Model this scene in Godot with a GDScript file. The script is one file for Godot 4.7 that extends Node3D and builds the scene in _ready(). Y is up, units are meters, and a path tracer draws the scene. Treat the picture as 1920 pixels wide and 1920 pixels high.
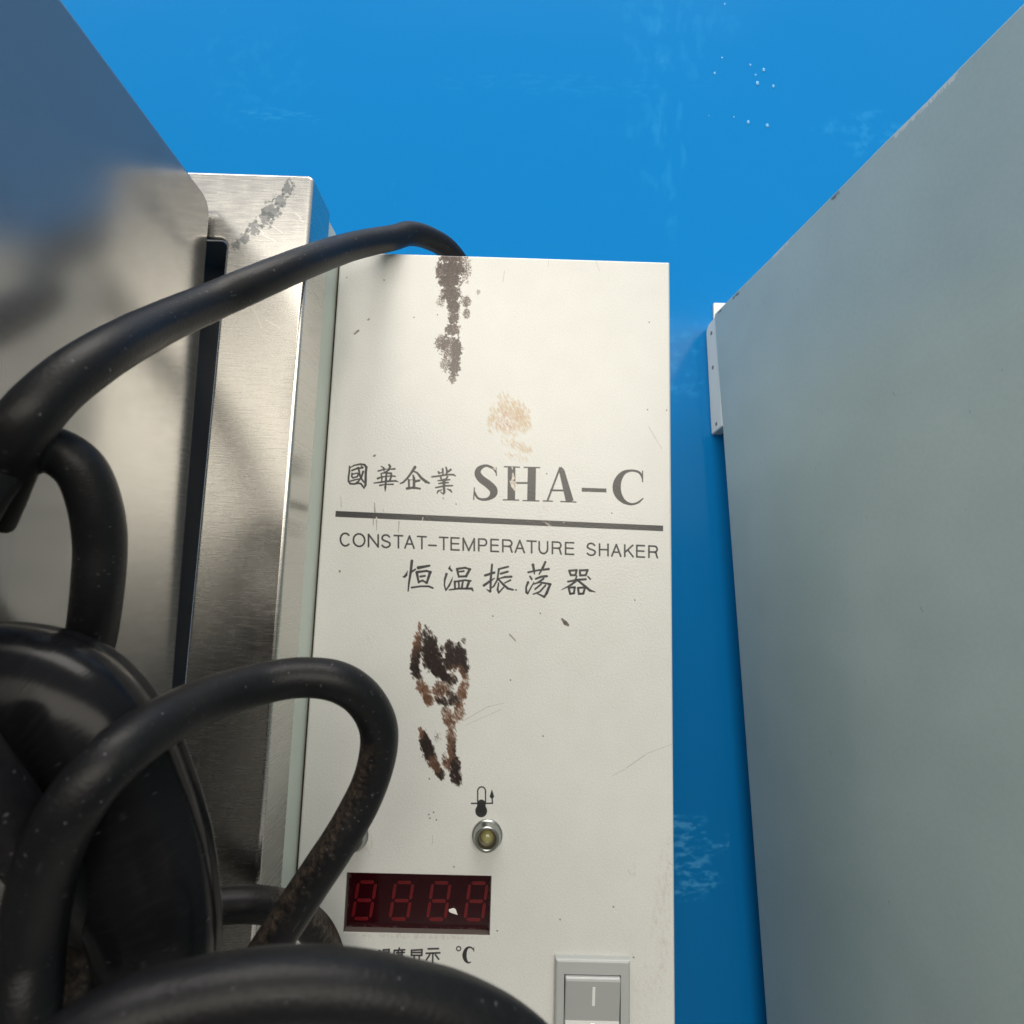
extends Node3D
# A close view of the control panel of an old laboratory shaker, wedged between a stainless steel box and a grey cabinet.
# Units are metres. The front face of the control panel lies in z = 0, y = 0 is at the height of the lens.

const PANEL_LEFT := -0.0691
const PANEL_TOP := 0.1235
const PANEL_W := 0.130
const PANEL_H := 0.28444
const TEX_W := 936
const TEX_H := 2048
const PX := 7.2          # texels per millimetre on the panel

var px := PackedByteArray()      # picture that is being painted, RGB8
var px_w := 0
var px_h := 0
var names := {}

# ------------------------------------------------------------------ scene tree helpers
func numbered(called: String) -> String:
	var n: int = names.get(called, 0)
	names[called] = n + 1
	return called if n == 0 else "%s_%03d" % [called, n]

func tag(o: Node3D, label: String, category: String, group := "", kind := "") -> void:
	if label: o.set_meta("label", label)
	if category: o.set_meta("category", category)
	if group: o.set_meta("group", group)
	if kind: o.set_meta("kind", kind)

func thing(called: String, label: String, category: String, at := Vector3.ZERO, group := "") -> Node3D:
	var o := Node3D.new()
	o.name = numbered(called)
	add_child(o)
	o.position = at
	tag(o, label, category, group)
	return o

func obj(called: String, mesh: Mesh, m: Material, parent: Node3D = self, at := Vector3.ZERO) -> MeshInstance3D:
	var o := MeshInstance3D.new()
	o.name = numbered(called) if parent == self else called
	o.mesh = mesh
	o.material_override = m
	parent.add_child(o, true)
	o.position = at
	return o

# ------------------------------------------------------------------ mesh helpers
func begin() -> SurfaceTool:
	var st := SurfaceTool.new()
	st.begin(Mesh.PRIMITIVE_TRIANGLES)
	return st

var uv_from := Vector2.ZERO
var uv_size := Vector2.ONE

func vert(st: SurfaceTool, p: Vector3, n: Vector3) -> void:
	st.set_normal(n.normalized())
	st.set_uv(Vector2((p.x - uv_from.x) / uv_size.x, (uv_from.y - p.y) / uv_size.y))
	st.add_vertex(p)

func tri(st: SurfaceTool, a: Vector3, b: Vector3, c: Vector3, na: Vector3, nb: Vector3, nc: Vector3) -> void:
	if (b - a).cross(c - a).dot(na + nb + nc) > 0.0:
		vert(st, a, na); vert(st, c, nc); vert(st, b, nb)
	else:
		vert(st, a, na); vert(st, b, nb); vert(st, c, nc)

func quad(st: SurfaceTool, a: Vector3, b: Vector3, c: Vector3, d: Vector3, n: Vector3) -> void:
	tri(st, a, b, c, n, n, n)
	tri(st, a, c, d, n, n, n)

# a corner list with its corners rounded: pts counter-clockwise, r the radius of each corner
func rounded(pts: Array, r: Array, steps := 6) -> PackedVector2Array:
	var out := PackedVector2Array()
	var n := pts.size()
	for i in n:
		var p: Vector2 = pts[i]
		var a: Vector2 = (pts[(i + n - 1) % n] - p).normalized()
		var b: Vector2 = (pts[(i + 1) % n] - p).normalized()
		var rr: float = r[i]
		if rr <= 0.0:
			out.append(p)
			continue
		var half := acos(clampf(a.dot(b), -1, 1)) / 2.0
		var reach := rr / tan(half)
		var mid := p + (a + b).normalized() * rr / sin(half)
		var s := (p + a * reach - mid)
		var e := (p + b * reach - mid)
		for k in steps + 1:
			out.append(mid + s.slerp(e, float(k) / steps))
	return out

# a sheet whose front lies at z = 0 and whose front edge is rolled over with radius bevel
func plate(outline: PackedVector2Array, depth: float, bevel: float, steps := 5, back := true) -> ArrayMesh:
	var st := begin()
	var n := outline.size()
	var normal := PackedVector2Array()
	var miter := PackedVector2Array()
	for i in n:
		var d0 := (outline[i] - outline[(i + n - 1) % n]).normalized()
		var d1 := (outline[(i + 1) % n] - outline[i]).normalized()
		var n0 := Vector2(d0.y, -d0.x)
		var n1 := Vector2(d1.y, -d1.x)
		var m := (n0 + n1).normalized()
		normal.append(m)
		miter.append(m / maxf(0.4, m.dot(n0)))
	var front := PackedVector2Array()
	for i in n:
		front.append(outline[i] - miter[i] * bevel)
	var faces := Geometry2D.triangulate_polygon(front)
	for k in range(0, faces.size(), 3):
		var a := front[faces[k]]
		var b := front[faces[k + 1]]
		var c := front[faces[k + 2]]
		tri(st, Vector3(a.x, a.y, 0), Vector3(b.x, b.y, 0), Vector3(c.x, c.y, 0), Vector3.BACK, Vector3.BACK, Vector3.BACK)
	var rings := []
	for k in steps + 1:
		var t := PI / 2 * k / steps
		rings.append([bevel * (1.0 - sin(t)), -bevel * (1.0 - cos(t)), sin(t), cos(t)])
	rings.append([0.0, -depth, 1.0, 0.0])
	for k in rings.size() - 1:
		var r0: Array = rings[k]
		var r1: Array = rings[k + 1]
		for i in n:
			var j := (i + 1) % n
			var p := []
			for q in [[i, r0], [j, r0], [j, r1], [i, r1]]:
				var v: Vector2 = outline[q[0]] - miter[q[0]] * q[1][0]
				var m: Vector2 = normal[q[0]] * q[1][2]
				p.append([Vector3(v.x, v.y, q[1][1]), Vector3(m.x, m.y, q[1][3])])
			tri(st, p[0][0], p[1][0], p[2][0], p[0][1], p[1][1], p[2][1])
			tri(st, p[0][0], p[2][0], p[3][0], p[0][1], p[2][1], p[3][1])
	if back:
		for k in range(0, faces.size(), 3):
			var a := outline[faces[k]]
			var b := outline[faces[k + 1]]
			var c := outline[faces[k + 2]]
			tri(st, Vector3(a.x, a.y, -depth), Vector3(b.x, b.y, -depth), Vector3(c.x, c.y, -depth), Vector3.FORWARD, Vector3.FORWARD, Vector3.FORWARD)
	st.generate_tangents()
	return st.commit()

# a rectangular sheet with one rectangular opening, front at z = 0; the outer front edge is rolled over
func frame_plate(lo: Vector2, hi: Vector2, hlo: Vector2, hhi: Vector2, depth: float, bevel: float, wall: float) -> ArrayMesh:
	var st := begin()
	var o := [Vector2(lo.x + bevel, lo.y + bevel), Vector2(hi.x - bevel, lo.y + bevel), Vector2(hi.x - bevel, hi.y - bevel), Vector2(lo.x + bevel, hi.y - bevel)]
	var e := [lo, Vector2(hi.x, lo.y), hi, Vector2(lo.x, hi.y)]
	var h := [hlo, Vector2(hhi.x, hlo.y), hhi, Vector2(hlo.x, hhi.y)]
	var side := [Vector3.DOWN, Vector3.RIGHT, Vector3.UP, Vector3.LEFT]
	for i in 4:
		var j := (i + 1) % 4
		quad(st, Vector3(o[i].x, o[i].y, 0), Vector3(o[j].x, o[j].y, 0), Vector3(h[j].x, h[j].y, 0), Vector3(h[i].x, h[i].y, 0), Vector3.BACK)
		quad(st, Vector3(h[i].x, h[i].y, 0), Vector3(h[j].x, h[j].y, 0), Vector3(h[j].x, h[j].y, -wall), Vector3(h[i].x, h[i].y, -wall), -side[i])
		for k in 5:
			var t0 := PI / 2 * k / 5.0
			var t1 := PI / 2 * (k + 1) / 5.0
			var a0: Vector2 = e[i].lerp(o[i], 1.0 - sin(t0))
			var b0: Vector2 = e[j].lerp(o[j], 1.0 - sin(t0))
			var a1: Vector2 = e[i].lerp(o[i], 1.0 - sin(t1))
			var b1: Vector2 = e[j].lerp(o[j], 1.0 - sin(t1))
			var z0 := -bevel * (1.0 - cos(t0))
			var z1 := -bevel * (1.0 - cos(t1))
			var m0: Vector3 = side[i] * sin(t0) + Vector3.BACK * cos(t0)
			var m1: Vector3 = side[i] * sin(t1) + Vector3.BACK * cos(t1)
			tri(st, Vector3(a0.x, a0.y, z0), Vector3(b0.x, b0.y, z0), Vector3(b1.x, b1.y, z1), m0, m0, m1)
			tri(st, Vector3(a0.x, a0.y, z0), Vector3(b1.x, b1.y, z1), Vector3(a1.x, a1.y, z1), m0, m1, m1)
		quad(st, Vector3(e[i].x, e[i].y, -bevel), Vector3(e[j].x, e[j].y, -bevel), Vector3(e[j].x, e[j].y, -depth), Vector3(e[i].x, e[i].y, -depth), side[i])
	st.generate_tangents()
	return st.commit()

func box(lo: Vector3, hi: Vector3, bevel := 0.0) -> ArrayMesh:
	var p := rounded([Vector2(lo.x, lo.y), Vector2(hi.x, lo.y), Vector2(hi.x, hi.y), Vector2(lo.x, hi.y)], [bevel, bevel, bevel, bevel], 3)
	var m := plate(p, hi.z - lo.z, bevel, 3)
	var st := begin()
	st.append_from(m, 0, Transform3D(Basis(), Vector3(0, 0, hi.z)))
	return st.commit()

# turned parts: profile of (radius, height) from the front to the back, axis along z
func lathe(profile: Array, sides := 48) -> ArrayMesh:
	var st := begin()
	for k in profile.size() - 1:
		var a: Vector2 = profile[k]
		var b: Vector2 = profile[k + 1]
		var d := (b - a).normalized()
		var nn := Vector2(-d.y, d.x)
		for s in sides:
			var t0 := TAU * s / sides
			var t1 := TAU * (s + 1) / sides
			var u0 := Vector3(cos(t0), sin(t0), 0)
			var u1 := Vector3(cos(t1), sin(t1), 0)
			var n0 := u0 * nn.x + Vector3.BACK * nn.y
			var n1 := u1 * nn.x + Vector3.BACK * nn.y
			var p0 := u0 * a.x + Vector3.BACK * a.y
			var p1 := u1 * a.x + Vector3.BACK * a.y
			var p2 := u1 * b.x + Vector3.BACK * b.y
			var p3 := u0 * b.x + Vector3.BACK * b.y
			tri(st, p0, p1, p2, n0, n1, n1)
			tri(st, p0, p2, p3, n0, n1, n0)
	return st.commit()

func smooth_path(pts: Array, per := 10) -> PackedVector3Array:
	var out := PackedVector3Array()
	for i in pts.size() - 1:
		var p0: Vector3 = pts[maxi(i - 1, 0)]
		var p1: Vector3 = pts[i]
		var p2: Vector3 = pts[i + 1]
		var p3: Vector3 = pts[mini(i + 2, pts.size() - 1)]
		for k in per:
			out.append(p1.cubic_interpolate(p2, p0, p3, float(k) / per))
	out.append(pts[-1])
	for turn in 3:                       # ease the joints of the hand-set points
		var eased := out.duplicate()
		for i in range(1, out.size() - 1):
			eased[i] = out[i] * 0.5 + (out[i - 1] + out[i + 1]) * 0.25
		out = eased
	return out

# a cable along pts; u runs round it (0 at the front, 0.25 on its left when it runs down), v along it
func tube(pts: Array, radius: float, sides := 28, squash := 1.0, shape := PackedVector2Array(), thick := []) -> ArrayMesh:
	var line := smooth_path(pts)
	var st := begin()
	var n := line.size()
	var total := 0.0
	var along := PackedFloat32Array([0.0])
	for i in range(1, n):
		total += line[i].distance_to(line[i - 1])
		along.append(total)
	var grid := []
	var last := Vector3.BACK
	var swell := noise(60.0, int(pts.size() * 13), 2)
	for i in n:
		var t := (line[mini(i + 1, n - 1)] - line[maxi(i - 1, 0)]).normalized()
		var f := Vector3.BACK - t * t.dot(Vector3.BACK)
		f = (f.normalized() * smoothstep(0.05, 0.4, f.length()) + last * 0.15)
		f = (f - t * t.dot(f)).normalized()
		last = f
		var b := t.cross(f)
		var row := []
		var r := radius * (1.0 + 0.02 * swell.get_noise_1d(along[i]))
		if thick.size():
			var at := along[i] / total * (thick.size() - 1)
			r *= lerpf(thick[int(at)], thick[mini(int(at) + 1, thick.size() - 1)], at - int(at))
		for s in sides + 1:
			var a := TAU * s / sides
			var k := 1.0
			if shape.size():
				k = shape[s % shape.size()].x
			var q := f * cos(a) * squash + b * sin(a)
			var m := f * cos(a) + b * sin(a) * squash
			row.append([line[i] + q * r * k, m.normalized()])
		grid.append(row)
	if shape.size():                      # normals from the grid itself where the section is not round
		for i in n:
			for s in sides + 1:
				var da: Vector3 = grid[i][(s + 1) % sides][0] - grid[i][(s + sides - 1) % sides][0]
				var db: Vector3 = grid[mini(i + 1, n - 1)][s][0] - grid[maxi(i - 1, 0)][s][0]
				var m := da.cross(db).normalized()
				grid[i][s][1] = m if m.dot(grid[i][s][1]) > 0 else -m
	for i in n - 1:
		for s in sides:
			var c := [[i, s], [i, s + 1], [i + 1, s + 1], [i + 1, s]]
			var order := [0, 1, 2, 0, 2, 3]
			var a: Vector3 = grid[i][s][0]
			var flip: bool = (grid[i][s + 1][0] - a).cross(grid[i + 1][s + 1][0] - a).dot(grid[i][s][1]) > 0
			if flip: order = [0, 2, 1, 0, 3, 2]
			for o in order:
				var g: Array = grid[c[o][0]][c[o][1]]
				st.set_normal(g[1])
				st.set_uv(Vector2(float(c[o][1]) / sides, along[c[o][0]] / total))
				st.add_vertex(g[0])
	for e in [0, n - 1]:                  # closed ends
		var nn: Vector3 = (line[0] - line[1]).normalized() if e == 0 else (line[n - 1] - line[n - 2]).normalized()
		for s in sides:
			var p: Vector3 = grid[e][s][0]
			var q: Vector3 = grid[e][s + 1][0]
			tri(st, line[e], p, q, nn, nn, nn)
	st.generate_tangents()
	return st.commit()

# ------------------------------------------------------------------ painting helpers (colours here are sRGB bytes)
func canvas(w: int, h: int, c: Color) -> void:
	px_w = w
	px_h = h
	var one := PackedByteArray([c.r8, c.g8, c.b8])
	px = PackedByteArray()
	var row := PackedByteArray()
	for i in w: row.append_array(one)
	for j in h: px.append_array(row)

func dab(x: int, y: int, r: float, g: float, b: float, a: float) -> void:
	if x < 0 or y < 0 or x >= px_w or y >= px_h: return
	var i := (y * px_w + x) * 3
	px[i] = int(px[i] + (r - px[i]) * a)
	px[i + 1] = int(px[i + 1] + (g - px[i + 1]) * a)
	px[i + 2] = int(px[i + 2] + (b - px[i + 2]) * a)

func picture() -> ImageTexture:
	return ImageTexture.create_from_image(Image.create_from_data(px_w, px_h, false, Image.FORMAT_RGB8, px))

# one stroke piece from p to q in texels, widths at both ends; cap: round ends or cut ends
func stroke(p: Vector2, q: Vector2, wp: float, wq: float, cut: bool, c: Color, strength: float) -> void:
	var d := q - p
	var l2 := maxf(d.length_squared(), 1e-6)
	var m := maxf(wp, wq) / 2 + 1.5
	for y in range(int(minf(p.y, q.y) - m), int(maxf(p.y, q.y) + m) + 1):
		for x in range(int(minf(p.x, q.x) - m), int(maxf(p.x, q.x) + m) + 1):
			var v := Vector2(x + 0.5, y + 0.5) - p
			var t := v.dot(d) / l2
			var ends := 1.0
			if cut:
				var l := sqrt(l2)
				ends = clampf(minf(t, 1.0 - t) * l + 0.5, 0, 1)
			t = clampf(t, 0, 1)
			var a := clampf(lerpf(wp, wq, t) / 2 - (v - d * t).length() + 0.5, 0, 1) * ends
			if a > 0.0: dab(x, y, c.r8, c.g8, c.b8, a * strength)

func ink_strokes(list: Array, mode: int) -> void:
	for s in list:
		for k in range(0, s.size() - 3, 3):
			var p := Vector2(s[k], s[k + 1]) * PX
			var q := Vector2(s[k + 3], s[k + 4]) * PX
			var w0: float = s[k + 2] * PX
			var w1: float = s[k + 5] * PX
			match mode:
				0, 1: stroke(p, q, w0, w1, mode == 1, Color8(42, 43, 45), 0.95)
				2: stroke(p, q, w0, w1, false, Color8(214, 205, 194), 0.85)
				3: stroke(p, q, maxf(w0, 1.0), maxf(w1, 1.0), false, Color8(84, 76, 68), minf(0.75, 0.02 + 0.5 * (w0 + w1) / PX))

# how much matter lies at (x, y) mm: the strongest of a list of ragged ellipses
func matter(list: Array, x: float, y: float, rag: float) -> float:
	var best := 0.0
	for e in list:
		var dx: float = x - e[0]
		var dy: float = y - e[1]
		if absf(dx) > e[2] * 1.6 + e[3] * 1.6 or absf(dy) > e[2] * 1.6 + e[3] * 1.6: continue
		var t := deg_to_rad(e[4])
		var q := Vector2((dx * cos(t) + dy * sin(t)) / e[2], (-dx * sin(t) + dy * cos(t)) / e[3]).length() + rag
		best = 1.0 - (1.0 - best) * (1.0 - e[5] * (1.0 - smoothstep(0.7, 1.12, q)))
	return best

func noise(f: float, s: int, octaves := 3) -> FastNoiseLite:
	var n := FastNoiseLite.new()
	n.noise_type = FastNoiseLite.TYPE_SIMPLEX_SMOOTH
	n.frequency = f
	n.seed = s
	n.fractal_octaves = octaves
	return n

# stains: grain is the size of the specks in mm, dir the direction of the smear in degrees, pull how much it is smeared
func stain(list: Array, red: Array, dark: Color, brown: Color, grain: float, dir: float, pull: float, strength: float, s: int, soft := 0.22, wash := 0.0) -> void:
	var lo := Vector2(1e9, 1e9)
	var hi := -lo
	for e in list:
		var r: float = maxf(e[2], e[3]) * 1.3
		lo = lo.min(Vector2(e[0] - r, e[1] - r))
		hi = hi.max(Vector2(e[0] + r, e[1] + r))
	var fine := noise(1.0 / grain, s, 3)
	var wide := noise(0.55, s + 7, 4)
	var ax := Vector2(cos(deg_to_rad(dir)), sin(deg_to_rad(dir)))
	for y in range(maxi(0, int(lo.y * PX)), mini(TEX_H, int(hi.y * PX))):
		for x in range(maxi(0, int(lo.x * PX)), mini(TEX_W, int(hi.x * PX))):
			var p := Vector2(x / PX, y / PX)
			var m := matter(list, p.x, p.y, wide.get_noise_2dv(p) * 0.5)
			if m <= 0.01: continue
			var s2 := Vector2(p.dot(ax) / pull, p.dot(Vector2(-ax.y, ax.x)))
			var n := fine.get_noise_2dv(s2) * 0.75 + 0.5
			var a := smoothstep(1.0 - m - soft * 0.5, 1.0 - m + soft, n) * minf(1.0, m * 2.2)
			a = maxf(a, wash * smoothstep(0.15, 0.95, m))
			if a <= 0.0: continue
			var k := 0.0
			if red.size(): k = matter(red, p.x, p.y, wide.get_noise_2dv(p + Vector2(40, 9)) * 0.4)
			k = clampf(k * 1.1 + (1.0 - m) * 0.35 + wide.get_noise_2dv(p * 3.0) * 0.3, 0, 1)
			var c := dark.lerp(brown, k)
			dab(x, y, c.r8, c.g8, c.b8, a * strength)

# a dry smear: many short fine strokes, thick where there is much matter, all drawn about one way
func smear(list: Array, red: Array, dark: Color, brown: Color, dir: float, length: float, per_mm2: float, strength: float, s: int) -> void:
	var lo := Vector2(1e9, 1e9)
	var hi := -lo
	for e in list:
		var r: float = maxf(e[2], e[3]) * 1.2
		lo = lo.min(Vector2(e[0] - r, e[1] - r))
		hi = hi.max(Vector2(e[0] + r, e[1] + r))
	var wide := noise(0.5, s, 4)
	var rng := RandomNumberGenerator.new()
	rng.seed = s
	for k in int((hi.x - lo.x) * (hi.y - lo.y) * per_mm2):
		var p := Vector2(rng.randf_range(lo.x, hi.x), rng.randf_range(lo.y, hi.y))
		var roll := rng.randf()
		var turn := deg_to_rad(dir + rng.randf_range(-14, 14))
		var reach := length * rng.randf_range(0.25, 1.0)
		var tone := rng.randf_range(-0.25, 0.25)
		var weight := rng.randf_range(0.25, 0.8)
		var m := matter(list, p.x, p.y, wide.get_noise_2dv(p) * 0.55)
		if m < 0.02 or roll > m * m * m * 1.05: continue
		var c := dark.lerp(brown, clampf((matter(red, p.x, p.y, wide.get_noise_2dv(p + Vector2(31, 7)) * 0.4) if red.size() else 0.0) + (1.0 - m) * 0.5 + tone, 0, 1))
		var d := Vector2(cos(turn), sin(turn)) * reach * 0.5
		stroke((p - d) * PX, (p + d) * PX, PX * 0.34, PX * 0.16, false, c, strength * weight)

func panel_picture() -> ImageTexture:
	canvas(TEX_W, TEX_H, Color8(211, 212, 210))
	var cloud := noise(0.06, 3, 4)
	var tooth := noise(1.6, 5, 2)
	var rng := RandomNumberGenerator.new()
	rng.seed = 11
	for y in TEX_H:                       # old paint is not one even tone
		for x in TEX_W:
			var p := Vector2(x / PX, y / PX)
			var v := cloud.get_noise_2dv(p) * 2.5 + tooth.get_noise_2dv(p) * 8.0
			var i := (y * TEX_W + x) * 3
			px[i] = int(211 + v)
			px[i + 1] = int(212 + v * 1.05)
			px[i + 2] = int(210 + v * 1.15)
	for k in 900:                         # fine dark dust
		var x := rng.randi_range(0, TEX_W)
		var y := rng.randi_range(0, TEX_H)
		var a := rng.randf_range(0.05, 0.3)
		dab(x, y, 110, 100, 90, a)
		if rng.randf() < 0.4: dab(x + 1, y, 110, 100, 90, a * 0.8)
		if rng.randf() < 0.3: dab(x, y + 1, 110, 100, 90, a)
	ink_strokes([  # first character of the maker
		[9.5, 85.15, 0.56, 9.57, 87.11, 0.67, 9.36, 89.19, 0.67, 9.46, 90.8, 0.67, 10.14, 91.7, 0.67, 11.62, 91.77, 0.67, 13.18, 91.38, 0.67, 14.09, 91.59, 0.67, 14.83, 92.48, 0.67, 15.33, 93.27, 0.33],
		[9.87, 85.6, 0.33, 11.18, 84.75, 0.56, 13.42, 84.22, 0.67, 15.02, 84.41, 0.78, 15.76, 85.31, 0.89, 15.65, 87.28, 0.89, 15.76, 90.16, 0.89, 15.82, 91.99, 0.89, 15.34, 93.5, 0.22],
		[10.51, 86.68, 0.67, 12.39, 85.87, 0.67, 14.3, 85.59, 0.67],
		[13.69, 84.85, 0.33, 14.52, 85.46, 0.56],
		[12.7, 85.52, 0.67, 13.12, 86.78, 0.67, 13.57, 88.61, 0.67, 14.21, 89.74, 0.67, 15.19, 90.98, 0.56],
		[10.57, 87.78, 0.56, 10.53, 88.93, 0.56, 11.02, 89.49, 0.56, 12.58, 88.98, 0.56, 12.97, 87.94, 0.67, 12.49, 87.6, 0.44, 10.82, 88.11, 0.56],
		[14.66, 86.96, 0.78, 14.17, 89.05, 0.67, 13.13, 90.69, 0.56, 12.16, 91.41, 0.44],
		[10.19, 90.72, 0.56, 11.86, 90.16, 0.56, 13.53, 89.76, 0.44],
	], 0)
	ink_strokes([  # second
		[20.26, 86.62, 0.61, 22.38, 85.92, 0.5, 23.96, 85.76, 0.22],
		[21.18, 84.74, 0.33, 22.24, 85.47, 0.67, 22.41, 86.5, 0.44],
		[24.08, 85.87, 0.44, 26.34, 85.63, 0.67],
		[24.1, 84.14, 0.67, 24.59, 84.82, 0.78, 23.99, 86.22, 0.67, 22.68, 87.19, 0.67, 21.34, 87.57, 0.44],
		[21.35, 87.69, 0.44, 21.78, 89.29, 0.56, 21.73, 90.56, 0.44],
		[23.33, 86.71, 0.67, 23.29, 89.94, 0.78, 23.22, 92.81, 0.78, 23.23, 94.07, 0.33],
		[23.14, 87.29, 0.67, 25.07, 87.35, 0.67, 25.25, 88.61, 0.67],
		[20.2, 89.45, 0.78, 21.75, 88.83, 0.56, 25.24, 88.27, 0.44, 26.61, 88.46, 0.56],
		[25.24, 88.27, 0.67, 24.86, 89.66, 0.67, 24.23, 90.6, 0.44],
		[18.94, 91.21, 0.44, 21.52, 90.79, 0.67, 23.76, 90.38, 0.67, 26.93, 90.17, 0.67, 27.96, 90.49, 0.22],
		[21.14, 92.01, 0.67, 23.26, 91.55, 0.44, 25.97, 91.47, 0.67],
	], 0)
	ink_strokes([  # third
		[33.81, 84.75, 1.09, 32.67, 86.74, 0.85, 31.18, 89.05, 0.79, 29.77, 90.6, 0.73, 28.68, 91.07, 0.49],
		[33.27, 86.22, 0.61, 34.79, 86.93, 0.73, 36.36, 88.78, 0.97, 38.16, 90.11, 1.09, 39.29, 90.57, 0.73],
		[33.22, 87.74, 0.49, 33.66, 89.11, 0.97, 33.83, 92.61, 0.97],
		[34.2, 90.1, 0.97, 35.67, 89.74, 0.85],
		[31.76, 89.67, 0.73, 31.97, 92.54, 0.73],
		[31.76, 89.67, 0.24, 33.31, 89.56, 0.24],
		[31.25, 92.88, 0.97, 33.57, 92.5, 0.85, 36.06, 92.8, 0.73],
	], 0)
	ink_strokes([  # fourth
		[44.14, 85.14, 0.73, 44.35, 87.16, 0.61],
		[45.35, 84.54, 0.61, 45.77, 85.73, 0.73, 45.6, 87.37, 0.73],
		[42.64, 86.32, 0.73, 42.84, 86.82, 0.61, 44.07, 86.41, 0.36],
		[47.12, 85.31, 0.85, 46.4, 85.96, 0.73, 45.81, 86.61, 0.36],
		[40.3, 88.22, 0.61, 42.89, 87.83, 0.67, 45.96, 87.23, 0.67, 48.19, 87.17, 0.67, 49.08, 87.65, 0.36],
		[43.53, 88.31, 0.61, 43.94, 89.31, 0.61],
		[46.12, 87.99, 0.61, 45.3, 89.27, 0.73],
		[42.59, 89.6, 0.49, 44.81, 89.41, 0.73, 46.91, 89.09, 0.55],
		[42.89, 90.72, 0.49, 44.85, 90.29, 0.85, 46.46, 90.24, 0.55],
		[41.84, 92.26, 0.55, 44.9, 91.54, 0.73, 47.99, 91.32, 0.55],
		[44.81, 89.28, 1.09, 44.93, 92.04, 0.97, 45.12, 93.79, 0.85, 44.91, 94.67, 0.36],
		[43.77, 93.83, 0.36, 44.91, 94.54, 0.55],
		[44.22, 92.94, 0.3, 42.89, 93.48, 0.67, 42.43, 94.36, 0.36],
		[46.06, 92.57, 0.3, 47.32, 93.1, 0.73, 47.84, 93.77, 0.49],
	], 0)
	ink_strokes([  # the name below the English line
		[34.37, 119.55, 0.99, 34.18, 123.34, 0.91, 33.71, 127.56, 0.68, 33.55, 130.42, 0.49],
		[33.03, 123.14, 0.12, 32.51, 124.74, 0.91, 32.01, 125.36, 0.76, 31.4, 125.37, 0.3],
		[34.05, 123.79, 0.76, 35.74, 122.61, 0.68],
		[36.84, 121.98, 1.21, 40.83, 121.11, 0.76],
		[36.31, 123.58, 0.91, 39.93, 123.03, 0.76, 41.46, 123.44, 0.76],
		[36.4, 123.88, 0.99, 37.25, 127.32, 0.68],
		[41.24, 123.44, 1.06, 40.13, 127.46, 0.76],
		[37.24, 127.09, 0.76, 38.58, 126.53, 0.68, 40.13, 127.39, 0.68],
		[37.75, 125.12, 0.76, 39.41, 124.85, 0.68],
		[34.77, 129.18, 0.68, 38.07, 128.64, 0.61, 40.94, 128.57, 0.68, 42.4, 129.13, 0.68],
		[48.42, 120.9, 0.23, 48.15, 121.89, 0.83, 49.1, 122.77, 0.61],
		[47.18, 123.96, 0.91, 46.66, 126.01, 0.68, 46.59, 128.11, 0.46, 47.19, 129.59, 0.61],
		[47.2, 129.89, 0.46, 48.33, 128.06, 0.68, 49.16, 126.24, 0.49, 49.42, 125.03, 0.15],
		[50.97, 121.97, 0.83, 53.84, 121.51, 0.76, 55.83, 121.98, 0.68],
		[50.97, 122.12, 0.83, 51.69, 124.89, 0.61],
		[55.53, 122.14, 0.91, 54.33, 124.59, 0.91],
		[51.68, 124.74, 0.76, 54.41, 124.59, 0.76],
		[51.77, 123, 0.61, 53.43, 122.73, 0.68],
		[50.17, 126.66, 0.68, 53.85, 126.03, 0.68, 56.13, 126.2, 0.61],
		[50.32, 126.66, 0.76, 50.5, 129.2, 0.68],
		[51.76, 126.62, 0.64, 51.93, 129.01, 0.64],
		[53.26, 126.43, 0.64, 52.91, 128.99, 0.79],
		[55.53, 126.36, 0.91, 54.72, 128.94, 0.91],
		[48.47, 129.63, 0.46, 51.7, 129.1, 0.68, 54.72, 129.01, 0.76, 56.54, 128.96, 0.83, 57.02, 129.7, 0.53],
	], 0)
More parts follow.
